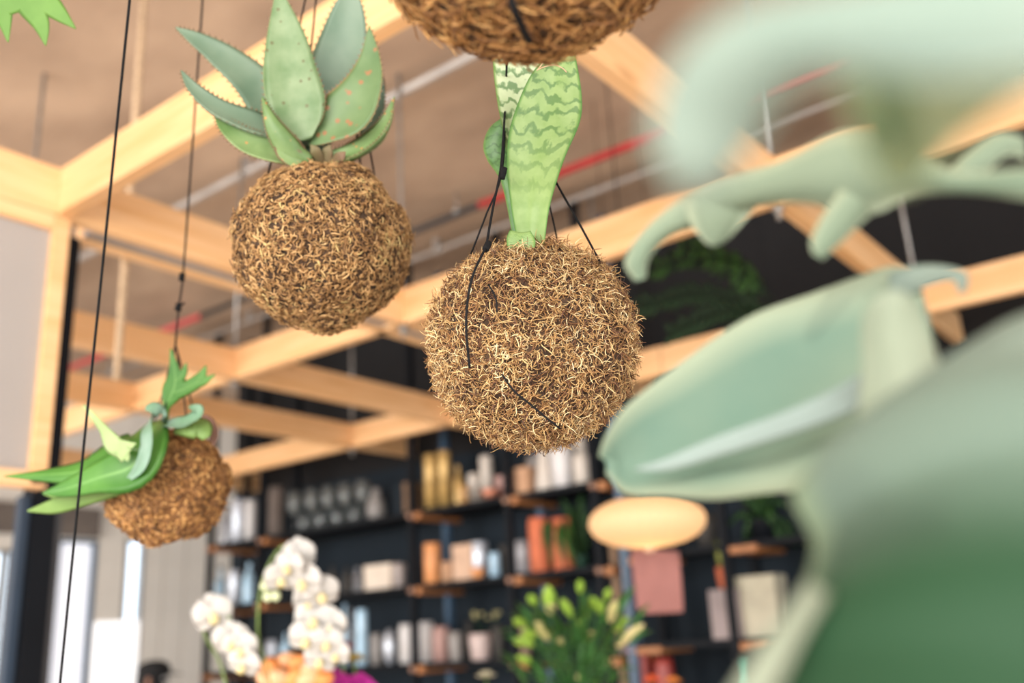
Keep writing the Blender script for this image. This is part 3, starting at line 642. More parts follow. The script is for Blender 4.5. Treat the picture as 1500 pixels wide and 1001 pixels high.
# F3: the big low frond pointing left
fz_teal = leaf_mat('felted_frond_teal', (0.195, 0.26, 0.19), (0.115, 0.20, 0.155), edge=((0.31, 0.36, 0.26), 0.30), rough=0.75, scale=9, translucent=0.35)
S([(1345, 396, .43), (1300, 392, .435), (1250, 405, .44), (1180, 432, .45), (1095, 468, .46), (1000, 530, .47), (920, 590, .47), (888, 635, .47), (879, 668, .47)],
  [(1345, 715, .35), (1310, 722, .37), (1270, 722, .38), (1190, 718, .40), (1120, 722, .42), (1045, 733, .43), (975, 728, .45), (915, 724, .46), (884, 694, .47)], fz_teal, 'pale frond with a bluish mid vein, pointing left', bulge=0.012, thick=0.003, n=36, mc=16, ripple=0.0015, rk=2)
blade('vein', [P(930, 688, .452), P(980, 680, .440), P(1060, 652, .424), P(1150, 622, .404), P(1230, 590, .388), P(1300, 552, .365)], [.0005, .003, .0045, .005, .006, .007], TOCAM, mat('pale_vein', (0.185, 0.24, 0.225), 0.7), fg, thick=.003, n=24, mc=6)
fz_lite = leaf_mat('felted_frond_light', (0.32, 0.36, 0.28), (0.26, 0.31, 0.23), rough=0.75, scale=9, translucent=0.35)
FM([ST([(1255, 620, .335), (1262, 540, .34), (1262, 470, .345), (1285, 434, .35), (1310, 424, .35)], [(1420, 640, .31), (1385, 560, .32), (1362, 490, .335), (1345, 445, .34), (1318, 424, .35)], bulge=-0.012, thick=.003, n=18, mc=8)], fz_lite, 'light rounded lobe standing up')
FM([ST([(1300, 400, .425), (1345, 388, .42), (1390, 390, .415), (1418, 402, .41), (1416, 428, .41)], [(1310, 450, .425), (1345, 425, .42), (1380, 412, .415), (1398, 414, .41), (1404, 430, .41)], bulge=.004, thick=.002, n=16, mc=6)], fz_blue, 'thin curled tip behind the light lobe')
# bottom mass
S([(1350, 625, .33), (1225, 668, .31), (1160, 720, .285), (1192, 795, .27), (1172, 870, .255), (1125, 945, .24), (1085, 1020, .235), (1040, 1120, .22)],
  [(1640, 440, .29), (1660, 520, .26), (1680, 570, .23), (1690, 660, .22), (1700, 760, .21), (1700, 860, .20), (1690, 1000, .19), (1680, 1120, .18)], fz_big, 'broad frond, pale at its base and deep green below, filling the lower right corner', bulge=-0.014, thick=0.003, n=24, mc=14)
S([(1185, 850, .235), (1145, 905, .23), (1105, 960, .225), (1060, 1030, .22)], [(1215, 870, .225), (1180, 925, .22), (1150, 985, .215), (1115, 1050, .21)], fz_lite, 'narrow light frond edge at the bottom', bulge=0.004, thick=0.002, n=12, mc=6)
# F2: middle frond with hooked tips
FM([ST([(1560, 240, .33), (1500, 245, .34), (1400, 250, .36), (1320, 215, .38), (1240, 190, .40), (1150, 232, .42), (1060, 265, .44), (985, 300, .455), (935, 345, .46), (915, 385, .46), (930, 412, .46)],
       [(1560, 300, .33), (1500, 292, .34), (1420, 283, .36), (1340, 288, .38), (1270, 315, .40), (1180, 298, .42), (1100, 305, .44), (1035, 330, .455), (985, 345, .46), (952, 378, .46), (946, 408, .46)], bulge=-0.006, thick=.003, n=44, mc=8),
    ST([(1235, 270, .40), (1205, 315, .40), (1188, 350, .40), (1190, 372, .40)], [(1330, 270, .40), (1270, 320, .40), (1228, 360, .40), (1205, 380, .40)], bulge=-.004, thick=.003, n=12, mc=6),
    ST([(1000, 290, .45), (1010, 325, .45), (1030, 352, .45), (1040, 360, .45)], [(1120, 290, .44), (1090, 325, .445), (1065, 352, .45), (1048, 361, .45)], bulge=-.003, thick=.003, n=10, mc=6)], fz, 'pale hooked frond reaching left')
FM([ST([(1390, 250, .40), (1430, 215, .40), (1465, 195, .40), (1500, 200, .40)], [(1440, 260, .40), (1465, 235, .40), (1485, 228, .40), (1503, 235, .40)], bulge=.004, thick=.003, n=12, mc=6)], fz, 'small curled frond')
fz_mist = leaf_mat('felted_frond_mist', (0.33, 0.39, 0.34), (0.21, 0.29, 0.25), rough=0.75, scale=14, translucent=0.35)
# F1: upper fronds, very near
FM([ST([(1640, -80, .12), (1480, -60, .125), (1330, -40, .13), (1200, -20, .135), (1080, 10, .14), (1000, 70, .145), (960, 150, .15), (958, 220, .152), (985, 275, .155)],
       [(1640, 90, .12), (1480, 110, .125), (1350, 115, .13), (1250, 108, .135), (1190, 115, .14), (1145, 150, .145), (1108, 205, .15), (1072, 255, .152), (1035, 290, .155)], bulge=-.004, thick=.002, n=36, mc=10)], fz_mist, 'very near bluish frond lobe hanging down')
FM([ST([(1215, 20, .15), (1218, 90, .155), (1235, 150, .165), (1262, 210, .175), (1290, 262, .185)],
       [(1640, 0, .13), (1560, 110, .135), (1470, 165, .145), (1400, 215, .16), (1340, 272, .18)], bulge=-.006, thick=.002, n=24, mc=10)], leaf_mat('felted_frond_sunny', (0.46, 0.52, 0.36), (0.36, 0.44, 0.28), rough=0.75, scale=14, translucent=0.5), 'very near wide frond lobe')
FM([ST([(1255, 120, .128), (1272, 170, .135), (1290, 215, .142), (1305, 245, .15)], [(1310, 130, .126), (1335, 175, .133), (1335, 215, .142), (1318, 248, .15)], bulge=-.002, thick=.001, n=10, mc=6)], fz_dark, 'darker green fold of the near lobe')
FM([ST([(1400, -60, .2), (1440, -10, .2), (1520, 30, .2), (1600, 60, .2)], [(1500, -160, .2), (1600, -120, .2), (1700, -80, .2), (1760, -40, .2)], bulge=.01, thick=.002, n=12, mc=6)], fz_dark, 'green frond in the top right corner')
# rhizome that carries the fronds, outside the frame
lathe('root_ball', [(0.01, -0.05), (0.05, -0.035), (0.06, 0.0), (0.05, 0.035), (0.01, 0.05)], P(2150, 300, 0.26), core_m, fg, 16)

# ------------------------------------------------------------------ shelving
XS = 4.2; XB = 4.5; LV = [CH + 0.79, CH + 0.365, CH - 0.065, CH - 0.50, CH - 0.95]
sh = empty('shelving_unit', (XS + 0.15, 4.3, 0), 'tall navy metal shelving unit with orange wooden brackets against the charcoal wall', 'shelving')
PY = [on_xz(u, XS, CH + 0.45) for u in (306, 382, 606, 749, 879)]
for y in PY:
    box('post', (XS - 0.02, y - 0.02, 0), (XS + 0.02, y + 0.02, HC), black_metal, sh, 0.002)
    box('rear_post', (XB - 0.02, y - 0.02, 0), (XB + 0.02, y + 0.02, HC), blue_skylit_metal if y in PY[2:] else black_metal, sh, 0.002)
    for z in LV:
        o = box('bracket', (XS - 0.02, y - 0.075, z - 0.055), (XB + 0.05, y - 0.025, z - 0.015), pine_shelf, sh, 0.002)
        v, f = latheg([(0.001, 0), (0.016, 0.003), (0.018, 0.012)], (0, 0, 0), 12)
        k = make('knob', [Vector((-q.z, q.x, q.y)) for q in map(Vector, v)], f, mat('copper_knob', (0.42, 0.24, 0.17), 0.4) if y == PY[0] and z == LV[0] else bpy.data.materials['copper_knob'], None, True)
        k.parent = sh; k.location = Vector((XS - 0.02, y, z - 0.03)) - sh.location
for z in LV:
    for i in range(len(PY) - 1):
        box('shelf', (XS - 0.0, PY[i + 1] + 0.021, z - 0.03), (XB + 0.02, PY[i] - 0.021, z), black_metal, sh, 0.002)
# second unit, right
sh2 = empty('shelving_unit', (XS + 0.15, 1.8, 0), 'second navy shelving unit to the right, partly behind the near fern', 'shelving')
PY2 = [on_xz(u, XS, CH + 0.45) for u in (915, 1060, 1210, 1400)]
LV2 = [CH + 0.79, CH + 0.40, CH - 0.02, CH - 0.50]
for y in PY2:
    box('post', (XS - 0.02, y - 0.02, 0), (XS + 0.02, y + 0.02, CH + 1.1), blue_skylit_metal if y == PY2[0] else black_metal, sh2, 0.002)
    box('rear_post', (XB - 0.02, y - 0.02, 0), (XB + 0.02, y + 0.02, CH + 1.1), black_metal, sh2, 0.002)
    for z in LV2: box('bracket', (XS - 0.02, y - 0.16, z - 0.05), (XB, y - 0.025, z - 0.02), pine_shelf, sh2, 0.002)
for z in LV2:
    for i in range(len(PY2) - 1): box('shelf', (XS, PY2[i + 1] + 0.021, z - 0.03), (XB, PY2[i] - 0.021, z), black_metal, sh2, 0.002)

# ------------------------------------------------------------------ shelf goods
def spot(u, lv, dx=0.12, levels=LV):
    z = levels[lv]; X = XS + dx; y = on_xz(u, X, z + 0.05); p = Vector((X, y, z)); return p, depth(p) / F
gold = mat('brushed_gold', (0.62, 0.40, 0.14), 0.35, 0.2, 9, metal=0.3, bump=.1)
ivory = mat('ivory_wax', (0.60, 0.54, 0.48), 0.5, 0.05, 5)
whitec = mat('white_ceramic', (0.58, 0.56, 0.56), 0.35, 0.04, 5)
greyc = mat('grey_ceramic', (0.30, 0.28, 0.27), 0.5, 0.15, 10)
tanp = mat('kraft_card', (0.55, 0.32, 0.19), 0.8, 0.1, 8)
copper = mat('copper', (0.72, 0.30, 0.20), 0.3, 0.1, 8, metal=0.7)
terra = mat('terracotta', (0.62, 0.16, 0.07), 0.75, 0.15, 8)
orange = mat('orange_glaze', (0.75, 0.32, 0.12), 0.5, 0.1, 8)
silver = mat('silver_tin', (0.62, 0.66, 0.74), 0.3, 0.1, 8, metal=0.4)
darkp = mat('dark_card', (0.05, 0.045, 0.04), 0.7, 0.2, 8)
bluel = mat('pale_blue_glass', (0.45, 0.66, 0.84), 0.15, 0.1, 8)
clear = mat('clear_glass', (0.36, 0.39, 0.39), 0.08, 0.03, 5, trans=0.75)
pinkc = mat('dusty_pink', (0.45, 0.27, 0.24), 0.6, 0.1, 8)
greyglass = mat('smoky_glass', (0.42, 0.42, 0.45), 0.15, 0.1, 8)
green_d = leaf_mat('dark_leaf', (0.030, 0.085, 0.022), (0.014, 0.045, 0.012), rough=0.45, scale=20, translucent=0.2)
green_m = leaf_mat('mid_leaf', (0.08, 0.20, 0.04), (0.04, 0.12, 0.025), rough=0.4, scale=20, translucent=0.3)

def cyl(name, u, lv, w, h, m, label, cat='jar', shape='jar', dx=0.12, group=None, levels=LV, lid=None):
    p, s = spot(u, lv, dx, levels); r = w * s / 2; hh = h * s
    e = empty(name, p, label, cat, group)
    prof = {'jar': [(r * .9, 0), (r, .02 * hh), (r, .9 * hh), (r * .94, .97 * hh), (r * .8, hh), (r * .7, .96 * hh)],
            'vase': [(r * .6, 0), (r * .95, .15 * hh), (r, .4 * hh), (r * .8, .65 * hh), (r * .42, .85 * hh), (r * .5, hh), (r * .38, .97 * hh)],
            'cone': [(r, 0), (r, .1 * hh), (r * .8, .45 * hh), (r * .55, .8 * hh), (r * .55, hh), (r * .45, .97 * hh)],
            'pot': [(r * .7, 0), (r * .8, .05 * hh), (r * .98, .8 * hh), (r * .98, hh), (r * .88, hh), (r * .85, .8 * hh)],
            'bowl': [(r * .4, 0), (r * .5, .08 * hh), (r * .85, .5 * hh), (r, hh), (r * .95, hh), (r * .8, .55 * hh)],
            'bottle': [(r * .9, 0), (r, .05 * hh), (r, .55 * hh), (r * .8, .66 * hh), (r * .32, .76 * hh), (r * .3, .94 * hh), (r * .38, .95 * hh), (r * .38, hh)],
            'globe': [(r * .35, 0), (r * .4, .04 * hh), (r * .8, .2 * hh), (r, .5 * hh), (r * .8, .8 * hh), (r * .3, .98 * hh)],
            'candle': [(r, 0), (r, .97 * hh), (r * .93, hh), (r * .2, .985 * hh)]}[shape]
    lathe({'bottle': 'bottle_body', 'candle': 'wax'}.get(shape, 'body'), prof, p, m, e, 20)
    if shape == 'candle': tube('wick', [p + Vector((0, 0, hh * .98)), p + Vector((.002, 0, hh + .012))], .001, cord_m, e, 5)
    elif shape == 'bottle': lathe('cap', [(r * .42, 0), (r * .42, hh * .07), (r * .3, hh * .08)], p + Vector((0, 0, hh * .95)), black_metal, e, 10)
    elif lid: lathe('lid', [(r * 1.02, 0), (r * 1.02, hh * .08), (r * .9, hh * .11)], p + Vector((0, 0, hh * .97)), lid, e, 16)
    elif shape in ('jar', 'vase', 'pot', 'bowl', 'cone'): lathe('rim', [(r * .5 if shape in ('vase', 'cone') else r * .93, 0), ((r * .52 if shape in ('vase', 'cone') else r * .99), .003), (r * .5 if shape in ('vase', 'cone') else r * .93, .006)], p + Vector((0, 0, hh - .002)), m, e, 16)
    return e
def bx_(name, u, lv, w, h, m, label, cat='box', dep=0.12, dx=0.05, group=None, levels=LV, lidm=None):
    p, s = spot(u, lv, dx, levels); hw = w * s / 2 / 0.80; hh = h * s
    e = empty(name, p + Vector((dep / 2, 0, 0)), label, cat, group)
    box('body', (p.x, p.y - hw, p.z), (p.x + dep, p.y + hw, p.z + hh * .8), m, e, .002)
    box('lid', (p.x - .002, p.y - hw - .002, p.z + hh * .8), (p.x + dep + .002, p.y + hw + .002, p.z + hh), lidm or m, e, .002)
    return e
def wineglass(u, lv, h, label, dx=0.12):
    p, s = spot(u, lv, dx); hh = h * s; r = hh * .2
    e = empty('wine_glass', p, label, 'glass', 'stemmed glasses on the top shelf')
    lathe('foot', [(r * .9, 0), (r * .9, .003), (.004, .008)], p, clear, e, 20)
    lathe('stem', [(.004, 0), (.003, hh * .4)], p + Vector((0, 0, .007)), clear, e, 10)
    lathe('bowl', [(.004, 0), (r * .7, hh * .1), (r, hh * .28), (r * .85, hh * .58), (r * .82, hh * .58), (r * .96, hh * .28), (r * .66, hh * .11)], p + Vector((0, 0, hh * .4)), clear, e, 20)
    return e
gl = 'stemmed clear glass standing in the row on the dark top shelf'
for u, w_ in zip((432, 458, 482, 507, 532), ('leftmost', 'second from left', 'middle', 'fourth from left', 'rightmost')): wineglass(u, 0, 62, w_ + ' stemmed clear glass in the row of five on the top shelf', 0.10)
for u, w_ in zip((446, 470, 495, 520), ('leftmost', 'second from left', 'third from left', 'rightmost')):
    e = cyl('tumbler', u, 0, 18, 30, clear, w_ + ' short clear tumbler behind the stemmed glasses', 'glass', 'jar', 0.24, 'short tumblers on the top shelf')
cyl('vase', 551, 0, 28, 46, greyc, 'dark rounded vase right of the row of glasses, top shelf', 'vase', 'vase')
bx_('box', 583, 0, 13, 44, navy, 'navy slim box at the right end of the glasses shelf', 'box', .1)
bx_('box', 597, 0, 14, 46, mat('brown_card', (0.20, 0.12, 0.07), .8), 'narrow brown box beside the shelf post, top shelf', 'box', .1)
cyl('gold_vase', 632, 0, 20, 82, gold, 'tall gold cylinder, leftmost of the gold ones on the top shelf', 'vase', 'candle', .08)
cyl('gold_vase', 652, 0, 19, 84, gold, 'tall gold cylinder, second of the gold ones on the top shelf', 'vase', 'candle', .08)
cyl('gold_vase', 672, 0, 15, 62, gold, 'slimmer shorter gold bottle right of the two gold cylinders', 'vase', 'bottle', .08)
cyl('amber_cup', 680, 0, 14, 26, mat('amber', (0.45, 0.25, 0.09), .4), 'low amber cup in front of the slim gold bottle', 'cup', 'jar', .05)
cyl('candle', 695, 0, 18, 46, ivory, 'short ivory pillar candle on the top shelf', 'candle', 'candle', .15)
cyl('candle', 714, 0, 19, 72, ivory, 'tall ivory pillar candle behind the short one', 'candle', 'candle', .2)
cyl('copper_bowl', 719, 0, 32, 14, copper, 'low shiny copper bowl in front of the candles', 'bowl', 'bowl', .06)
bx_('box', 736, 0, 22, 36, pinkc, 'dusty pink box at the right end beside the copper bowl', 'box', .08, .12)
bx_('box', 764, 0, 18, 40, tanp, 'tan card box just right of the post, top shelf', 'box', .1)
cyl('vase', 784, 0, 22, 58, greyc, 'grey cylinder vase behind the tan box', 'vase', 'jar', .18)
cyl('vase', 799, 0, 30, 72, ivory, 'cream conical vase left of the wide white pot', 'vase', 'cone', .10)
cyl('planter', 825, 0, 38, 62, whitec, 'wide white ceramic pot on the top shelf', 'pot', 'pot', .10)
cyl('vase', 854, 0, 27, 42, ivory, 'short cream jar at the right end of the top shelf', 'vase', 'jar', .08)
cyl('vase', 852, 0, 20, 84, ivory, 'tall cream cylinder behind the short cream jar', 'vase', 'jar', .20)
# far left bay, top
cyl('bottle', 330, 0, 20, 58, greyglass, 'smoky bottle at the far left end, top shelf', 'bottle', 'bottle', .12)
cyl('bottle', 348, 0, 20, 64, silver, 'silvery bottle in the far left bay, top shelf', 'bottle', 'jar', .12)
cyl('bottle', 366, 0, 18, 60, whitec, 'white cylinder right of the silvery bottle, far left bay', 'bottle', 'jar', .12)
cyl('vase', 404, 0, 22, 74, mat('taupe', (.2, .16, .14), .7), 'taupe tall vase right of the second post, top shelf', 'vase', 'jar', .15)
# row 2
cyl('bottle', 322, 1, 16, 58, bluel, 'pale blue bottle, leftmost on the second shelf', 'bottle', 'bottle', .12)
cyl('bottle', 343, 1, 18, 50, silver, 'silver canister left of the post, second shelf', 'bottle', 'jar', .12)
cyl('bottle', 364, 1, 18, 62, bluel, 'pale blue bottle beside the post, second shelf', 'bottle', 'bottle', .10)
cyl('bottle', 487, 1, 14, 44, darkp, 'black bottle behind the white orchids, second shelf', 'bottle', 'bottle', .12)
cyl('bottle', 508, 1, 14, 40, darkp, 'black bottle left of the cream box, second shelf', 'bottle', 'bottle', .12)
cyl('globe', 523, 1, 14, 40, greyglass, 'small smoky glass globe, second shelf', 'ornament', 'bottle', .2)
bx_('storage_box', 552, 1, 44, 36, mat('cream_card', (.72, .62, .52), .7), 'cream box on the second shelf', 'box', .14, .06)
rp_ = cyl('flower_pot', 585, 1, 22, 34, mat('mushroom_glaze', (.42, .36, .34), .6), 'grey pot with a small green and reddish plant beside the post', 'potted plant', 'pot', .12)
p_, s_ = spot(585, 1)
for k in range(9):
    a = k * 2.4; blade('leaf', [p_ + Vector((0, 0, 30 * s_)), p_ + Vector((math.cos(a) * .02, math.sin(a) * .02, .13)), p_ + Vector((math.cos(a) * .045, math.sin(a) * .045, .15))], [.003, .012, .001], Vector((math.cos(a) * .3, math.sin(a) * .3, 1)), green_d if k % 3 else mat('russet_leaf', (.25, .08, .05), .6), rp_, n=6, mc=2)
cyl('jar', 634, 1, 25, 54, orange, 'orange cylinder jar right of the post, second shelf', 'jar', 'jar', .08, lid=orange)
cyl('cup', 655, 1, 16, 28, tanp, 'small tan cup between the orange jar and the tan box', 'cup', 'jar', .06)
bx_('box', 677, 1, 30, 52, mat('peach_card', (.62, .42, .30), .8), 'tall peach card box on the second shelf', 'box', .12, .06)
cyl('tin', 703, 1, 26, 50, silver, 'silver blue tin on the second shelf', 'tin', 'jar', .12, lid=silver)
cyl('cup', 700, 1, 22, 14, orange, 'low orange tray in front of the silver tin', 'bowl', 'bowl', .04)
cyl('tumbler', 725, 1, 16, 34, bluel, 'pale blue tumbler right of the silver tin', 'glass', 'jar', .08)
cyl('jar', 739, 1, 12, 46, darkp, 'dark narrow jar before the third post', 'jar', 'jar', .15)
cyl('jar', 767, 1, 26, 48, greyglass, 'smoky grey jar right of the third post', 'jar', 'jar', .14)
tp = cyl('terracotta_pot', 792, 1, 31, 78, terra, 'tall terracotta cylinder on the second shelf', 'pot', 'jar', .10)
tp2 = cyl('terracotta_pot', 826, 1, 32, 74, terra, 'terracotta cylinder half hidden by trailing leaves, second shelf', 'potted plant', 'jar', .10)
random.seed(5)
p_, s_ = spot(826, 1, .1)
for k in range(26):
    a = random.uniform(0, 6.28); q = random.uniform(.02, .08); z0 = .25; zz = random.uniform(-.02, .24)
    b_ = p_ + Vector((math.cos(a) * .05, math.sin(a) * .05, z0)); c_ = p_ + Vector((-.05 + math.cos(a) * .05, math.sin(a) * (.04 + q) - .02, zz))
    blade('leaf', [b_, (b_ + c_) / 2 + Vector((-.02, 0, .03)), c_], [.004, .014, .001], Vector((-1, 0, .4)), green_m if k % 2 else green_d, tp2, n=6, mc=2)
hp = empty('trailing_plant', spot(850, 1, .15)[0], 'dark leafy plant beside the terracotta pots, right end of the second shelf', 'potted plant')
p_ = spot(850, 1, .15)[0]
lathe('pot', [(.03, 0), (.04, .06), (.042, .07), (.036, .07)], p_, mat('bottle_green', (.03, .09, .06), .4), hp)
for k in range(26):
    a = random.uniform(0, 6.28); r_ = random.uniform(.03, .10); z1 = random.uniform(.08, .42)
    blade('leaf', [p_ + Vector((0, 0, .06)), p_ + Vector((math.cos(a) * r_ * .5, math.sin(a) * r_ * .5, z1 * .8)), p_ + Vector((math.cos(a) * r_, math.sin(a) * r_, z1))], [.003, .016, .001], Vector((-1, -.3, .5)), green_d, hp, n=6, mc=2)
# row 3
for u, w, h, m_, lab, shp, dxx in (
    (398, 18, 40, silver, 'silvery jar left of the tall orchid spray, third shelf', 'jar', .12), (418, 14, 52, bluel, 'pale blue bottle seen between the orchid sprays', 'bottle', .12),
    (505, 12, 92, bluel, 'tall pale blue bottle right of the orchid, third shelf', 'bottle', .14), (515, 10, 84, greyglass, 'slim smoky bottle between the two pale blue bottles', 'bottle', .2),
    (530, 17, 78, bluel, 'bright pale blue cylinder vase on the third shelf', 'jar', .08), (552, 18, 42, greyc, 'low grey jar right of the pale blue vase', 'jar', .12),
    (571, 20, 50, silver, 'round silver ornament on the third shelf', 'globe', .1), (597, 24, 54, whitec, 'white jar left of the second post, third shelf', 'jar', .08),
    (624, 24, 56, whitec, 'off-white jar right of the second post, third shelf', 'jar', .12), (647, 26, 48, pinkc, 'dusty pink jar on the third shelf', 'jar', .14),
    (668, 22, 40, greyc, 'squat grey pot in the middle of the third shelf', 'pot', .06), (688, 18, 54, darkp, 'black vase on the third shelf', 'vase', .15),
    (704, 34, 36, mat('blush_glaze', (.55, .44, .42), .5), 'wide blush pink pot on the third shelf', 'pot', .06), (731, 20, 46, darkp, 'dark pot left of the third post', 'pot', .12),
    (766, 22, 52, pinkc, 'dusty pink jar right of the third post, third shelf', 'jar', .12)):
    cyl({'jar': 'jar', 'bottle': 'bottle', 'globe': 'ornament', 'pot': 'pot', 'vase': 'vase'}[shp], u, 2, w, h, m_, lab, {'jar': 'jar', 'bottle': 'bottle', 'globe': 'ornament', 'pot': 'pot', 'vase': 'vase'}[shp], shp, dxx)
dp = empty('dried_flowers', spot(715, 2, .2)[0], 'small bunch of dry yellowish flowers behind the blush pot', 'flowers')
p_ = spot(715, 2, .2)[0]
for k in range(9):
    a = random.uniform(0, 6.28); q = p_ + Vector((math.cos(a) * .02, math.sin(a) * .09, random.uniform(.17, .25)))
    tube('stem', [p_, q], .0015, green_d, dp, 5); lathe('flower', [(.002, 0), (.016, .008), (.012, .018), (.003, .022)], q, mat('dry_yellow', (.38, .34, .16), .8) if k == 0 else bpy.data.materials['dry_yellow'], dp, 8)
# right unit
bx_('crate', 1040, 0, 40, 22, whitec, 'white box high on the right unit', 'box', .12, .05, levels=LV2)
cyl('basket', 1080, 0, 50, 60, darkp, 'large dark round basket on the right unit', 'basket', 'bowl', .1, levels=LV2)
cyl('basket', 1035, 1, 44, 46, darkp, 'dark bowl under the white box, right unit', 'bowl', 'bowl', .1, levels=LV2)
yp = cyl('flower_pot', 1062, 1, 24, 30, terra, 'terracotta pot with upright yellow-green leaves, right unit', 'potted plant', 'pot', .05, levels=[LV2[0], CH + .20])
p_, s_ = spot(1062, 1, .05, [0, CH + .20])
for k in range(8):
    a = k * 2.4; blade('leaf', [p_ + Vector((0, 0, .06)), p_ + Vector((math.cos(a) * .02, math.sin(a) * .02, .14)), p_ + Vector((math.cos(a) * .03, math.sin(a) * .03, .22))], [.01, .013, .001], Vector((-1, math.sin(a) * .4, .1)), mat('lime_leaf', (.35, .38, .08), .5) if k == 0 else bpy.data.materials['lime_leaf'], yp, n=6, mc=2)
box('pot_stand', (p_.x - .05, p_.y - .07, LV2[2]), (p_.x + .08, p_.y + .07, CH + .198), mat('mauve_card', (.30, .25, .25), .8), yp, .003)
bx_('crate', 1112, 2, 50, 88, mat('beige_linen', (.45, .42, .32), .8), 'tall beige box beside the terracotta pot, right unit', 'box', .14, .04, levels=LV2)
cyl('teal_jar', 1104, 3, 30, 130, mat('teal_glaze', (.03, .42, .33), .3), 'teal glazed jar low on the right unit', 'jar', 'vase', -.0, levels=LV2)
for u, w, h, lab in ((950, 26, 44, 'dark red tin left of another, low on the right unit'), (982, 30, 40, 'dark red tin beside its twin, low on the right unit')):
    cyl('red_tin', u, 3, w, h * 3.2, mat('dark_red', (.28, .03, .02), .4), lab, 'tin', 'jar', .06, levels=LV2)
dk = empty('leafy_plant', spot(1118, 1, .1, LV2)[0], 'dark leafy plant on the right unit, half hidden by the near fern', 'potted plant')
p_ = spot(1118, 1, .1, LV2)[0]
lathe('pot', [(.05, 0), (.065, .09), (.07, .10), (.06, .10)], p_, black_metal, dk)
random.seed(15)
for k in range(46):
    a = random.uniform(0, 6.28); q = random.uniform(.05, .2); z1 = random.uniform(-.05, .33)
    blade('leaf', [p_ + Vector((0, 0, .09)), p_ + Vector((math.cos(a) * q * .5, math.sin(a) * q * .6, z1 * .7 + .08)), p_ + Vector((math.cos(a) * q * .6, math.sin(a) * q, z1))], [.004, .02, .001], Vector((-1, 0, .7)), green_d, dk, n=6, mc=2)
# tan board leaning in the gap, pink cloth hanging
pb = [on_xz(898, XB - .1, CH + .3), on_xz(915, XB - .1, CH + .3)]
tag(box('tan_board', (XB - .12, pb[1] + .03, 0), (XB - .09, pb[0] - .005, CH + .62), mat('tan_ply', (.33, .20, .12), .7), None, .002), 'narrow tan board standing in the gap between the two shelving units', 'board')
tw = empty('pink_cloth', P(962, 805, 3.85), 'dusty pink cloth hanging under the glowing lamp in front of the shelf', 'cloth')
g = stripg([P(924, 803, 3.86), P(928, 850, 3.86), P(934, 900, 3.86)], [P(995, 806, 3.84), P(998, 850, 3.84), P(1001, 897, 3.84)], thick=.003, n=12, mc=14, ripple=0.004, rk=0.7)
make('cloth', g[0], g[1], mat('pink_linen', (.32, .14, .125), .85, .05, 20, bump=.1), tw, True, g[2], origin=P(962, 805, 3.85))
tube('rail', [P(918, 803, 3.87), P(1003, 806, 3.84)], .006, black_metal, tw, 8)
for u in (925, 996): tube('hanger', [P(u, 803, 3.86), Vector((P(u, 803, 3.86).x, P(u, 803, 3.86).y, HC))], .0015, black_metal, tw, 5)

# pendant lamp
DL = 3.6; lp = P(948, 765, DL); lr = 84 * DL / F; lh = 36 * DL / F
pl = empty('pendant_lamp', lp, 'glowing flattened oval pendant lamp of pale slats, right of the moss ball', 'lamp')
prof = [(lr * math.sin(math.pi * t) ** .8 if 0 < t < 1 else .03, -lh * math.cos(math.pi * t)) for t in [i / 24 for i in range(1, 24)]]
lm = bpy.data.materials.new('lamp_slats'); nt, N, L, b = nodes(lm)
b.inputs['Base Color'].default_value = (.55, .43, .30, 1); b.inputs['Emission Color'].default_value = (1, .72, .46, 1); b.inputs['Emission Strength'].default_value = .13
tr = N.new('ShaderNodeBsdfTranslucent'); tr.inputs[0].default_value = (.6, .45, .28, 1); mx = N.new('ShaderNodeMixShader'); mx.inputs[0].default_value = .4
L.new(b.outputs[0], mx.inputs[1]); L.new(tr.outputs[0], mx.inputs[2]); L.new(mx.outputs[0], N['Material Output'].inputs[0])
v, f = latheg(prof, lp, 72)
v = [lp + Vector(((q - lp).x * (1 + (.02 if (i % 72) % 2 else 0)), (q - lp).y * (1 + (.02 if (i % 72) % 2 else 0)), (q - lp).z)) for i, q in enumerate(v)]
make('shade', v, f, lm, pl, False, origin=lp)
lathe('finial', [(.005, -.02), (.022, -.014), (.022, .002), (.01, .006)], lp - Vector((0, 0, lh)), mat('pale_wood', (.7, .45, .3), .5), pl, 12)
lathe('canopy', [(.035, 0), (.03, .02), (.008, .05)], lp + Vector((0, 0, lh * .97)), black_metal, pl, 14)
tube('flex', [lp + Vector((0, 0, lh)), Vector((lp.x, lp.y, HC))], .003, black_metal, pl, 6)
pt = bpy.data.lights.new('bulb', 'POINT'); pt.energy = 2.6; pt.color = (1, .72, .42); pt.shadow_soft_size = .06; po = bpy.data.objects.new('bulb', pt); C.objects.link(po); po.location = lp

hf_a = leaf_mat('shade_leaf', (0.012, 0.035, 0.010), (0.006, 0.02, 0.005), rough=0.6, scale=20, translucent=0.2); hf_b = leaf_mat('shade_leaf_lit', (0.035, 0.10, 0.018), (0.02, 0.06, 0.01), rough=0.5, scale=20, translucent=0.2)
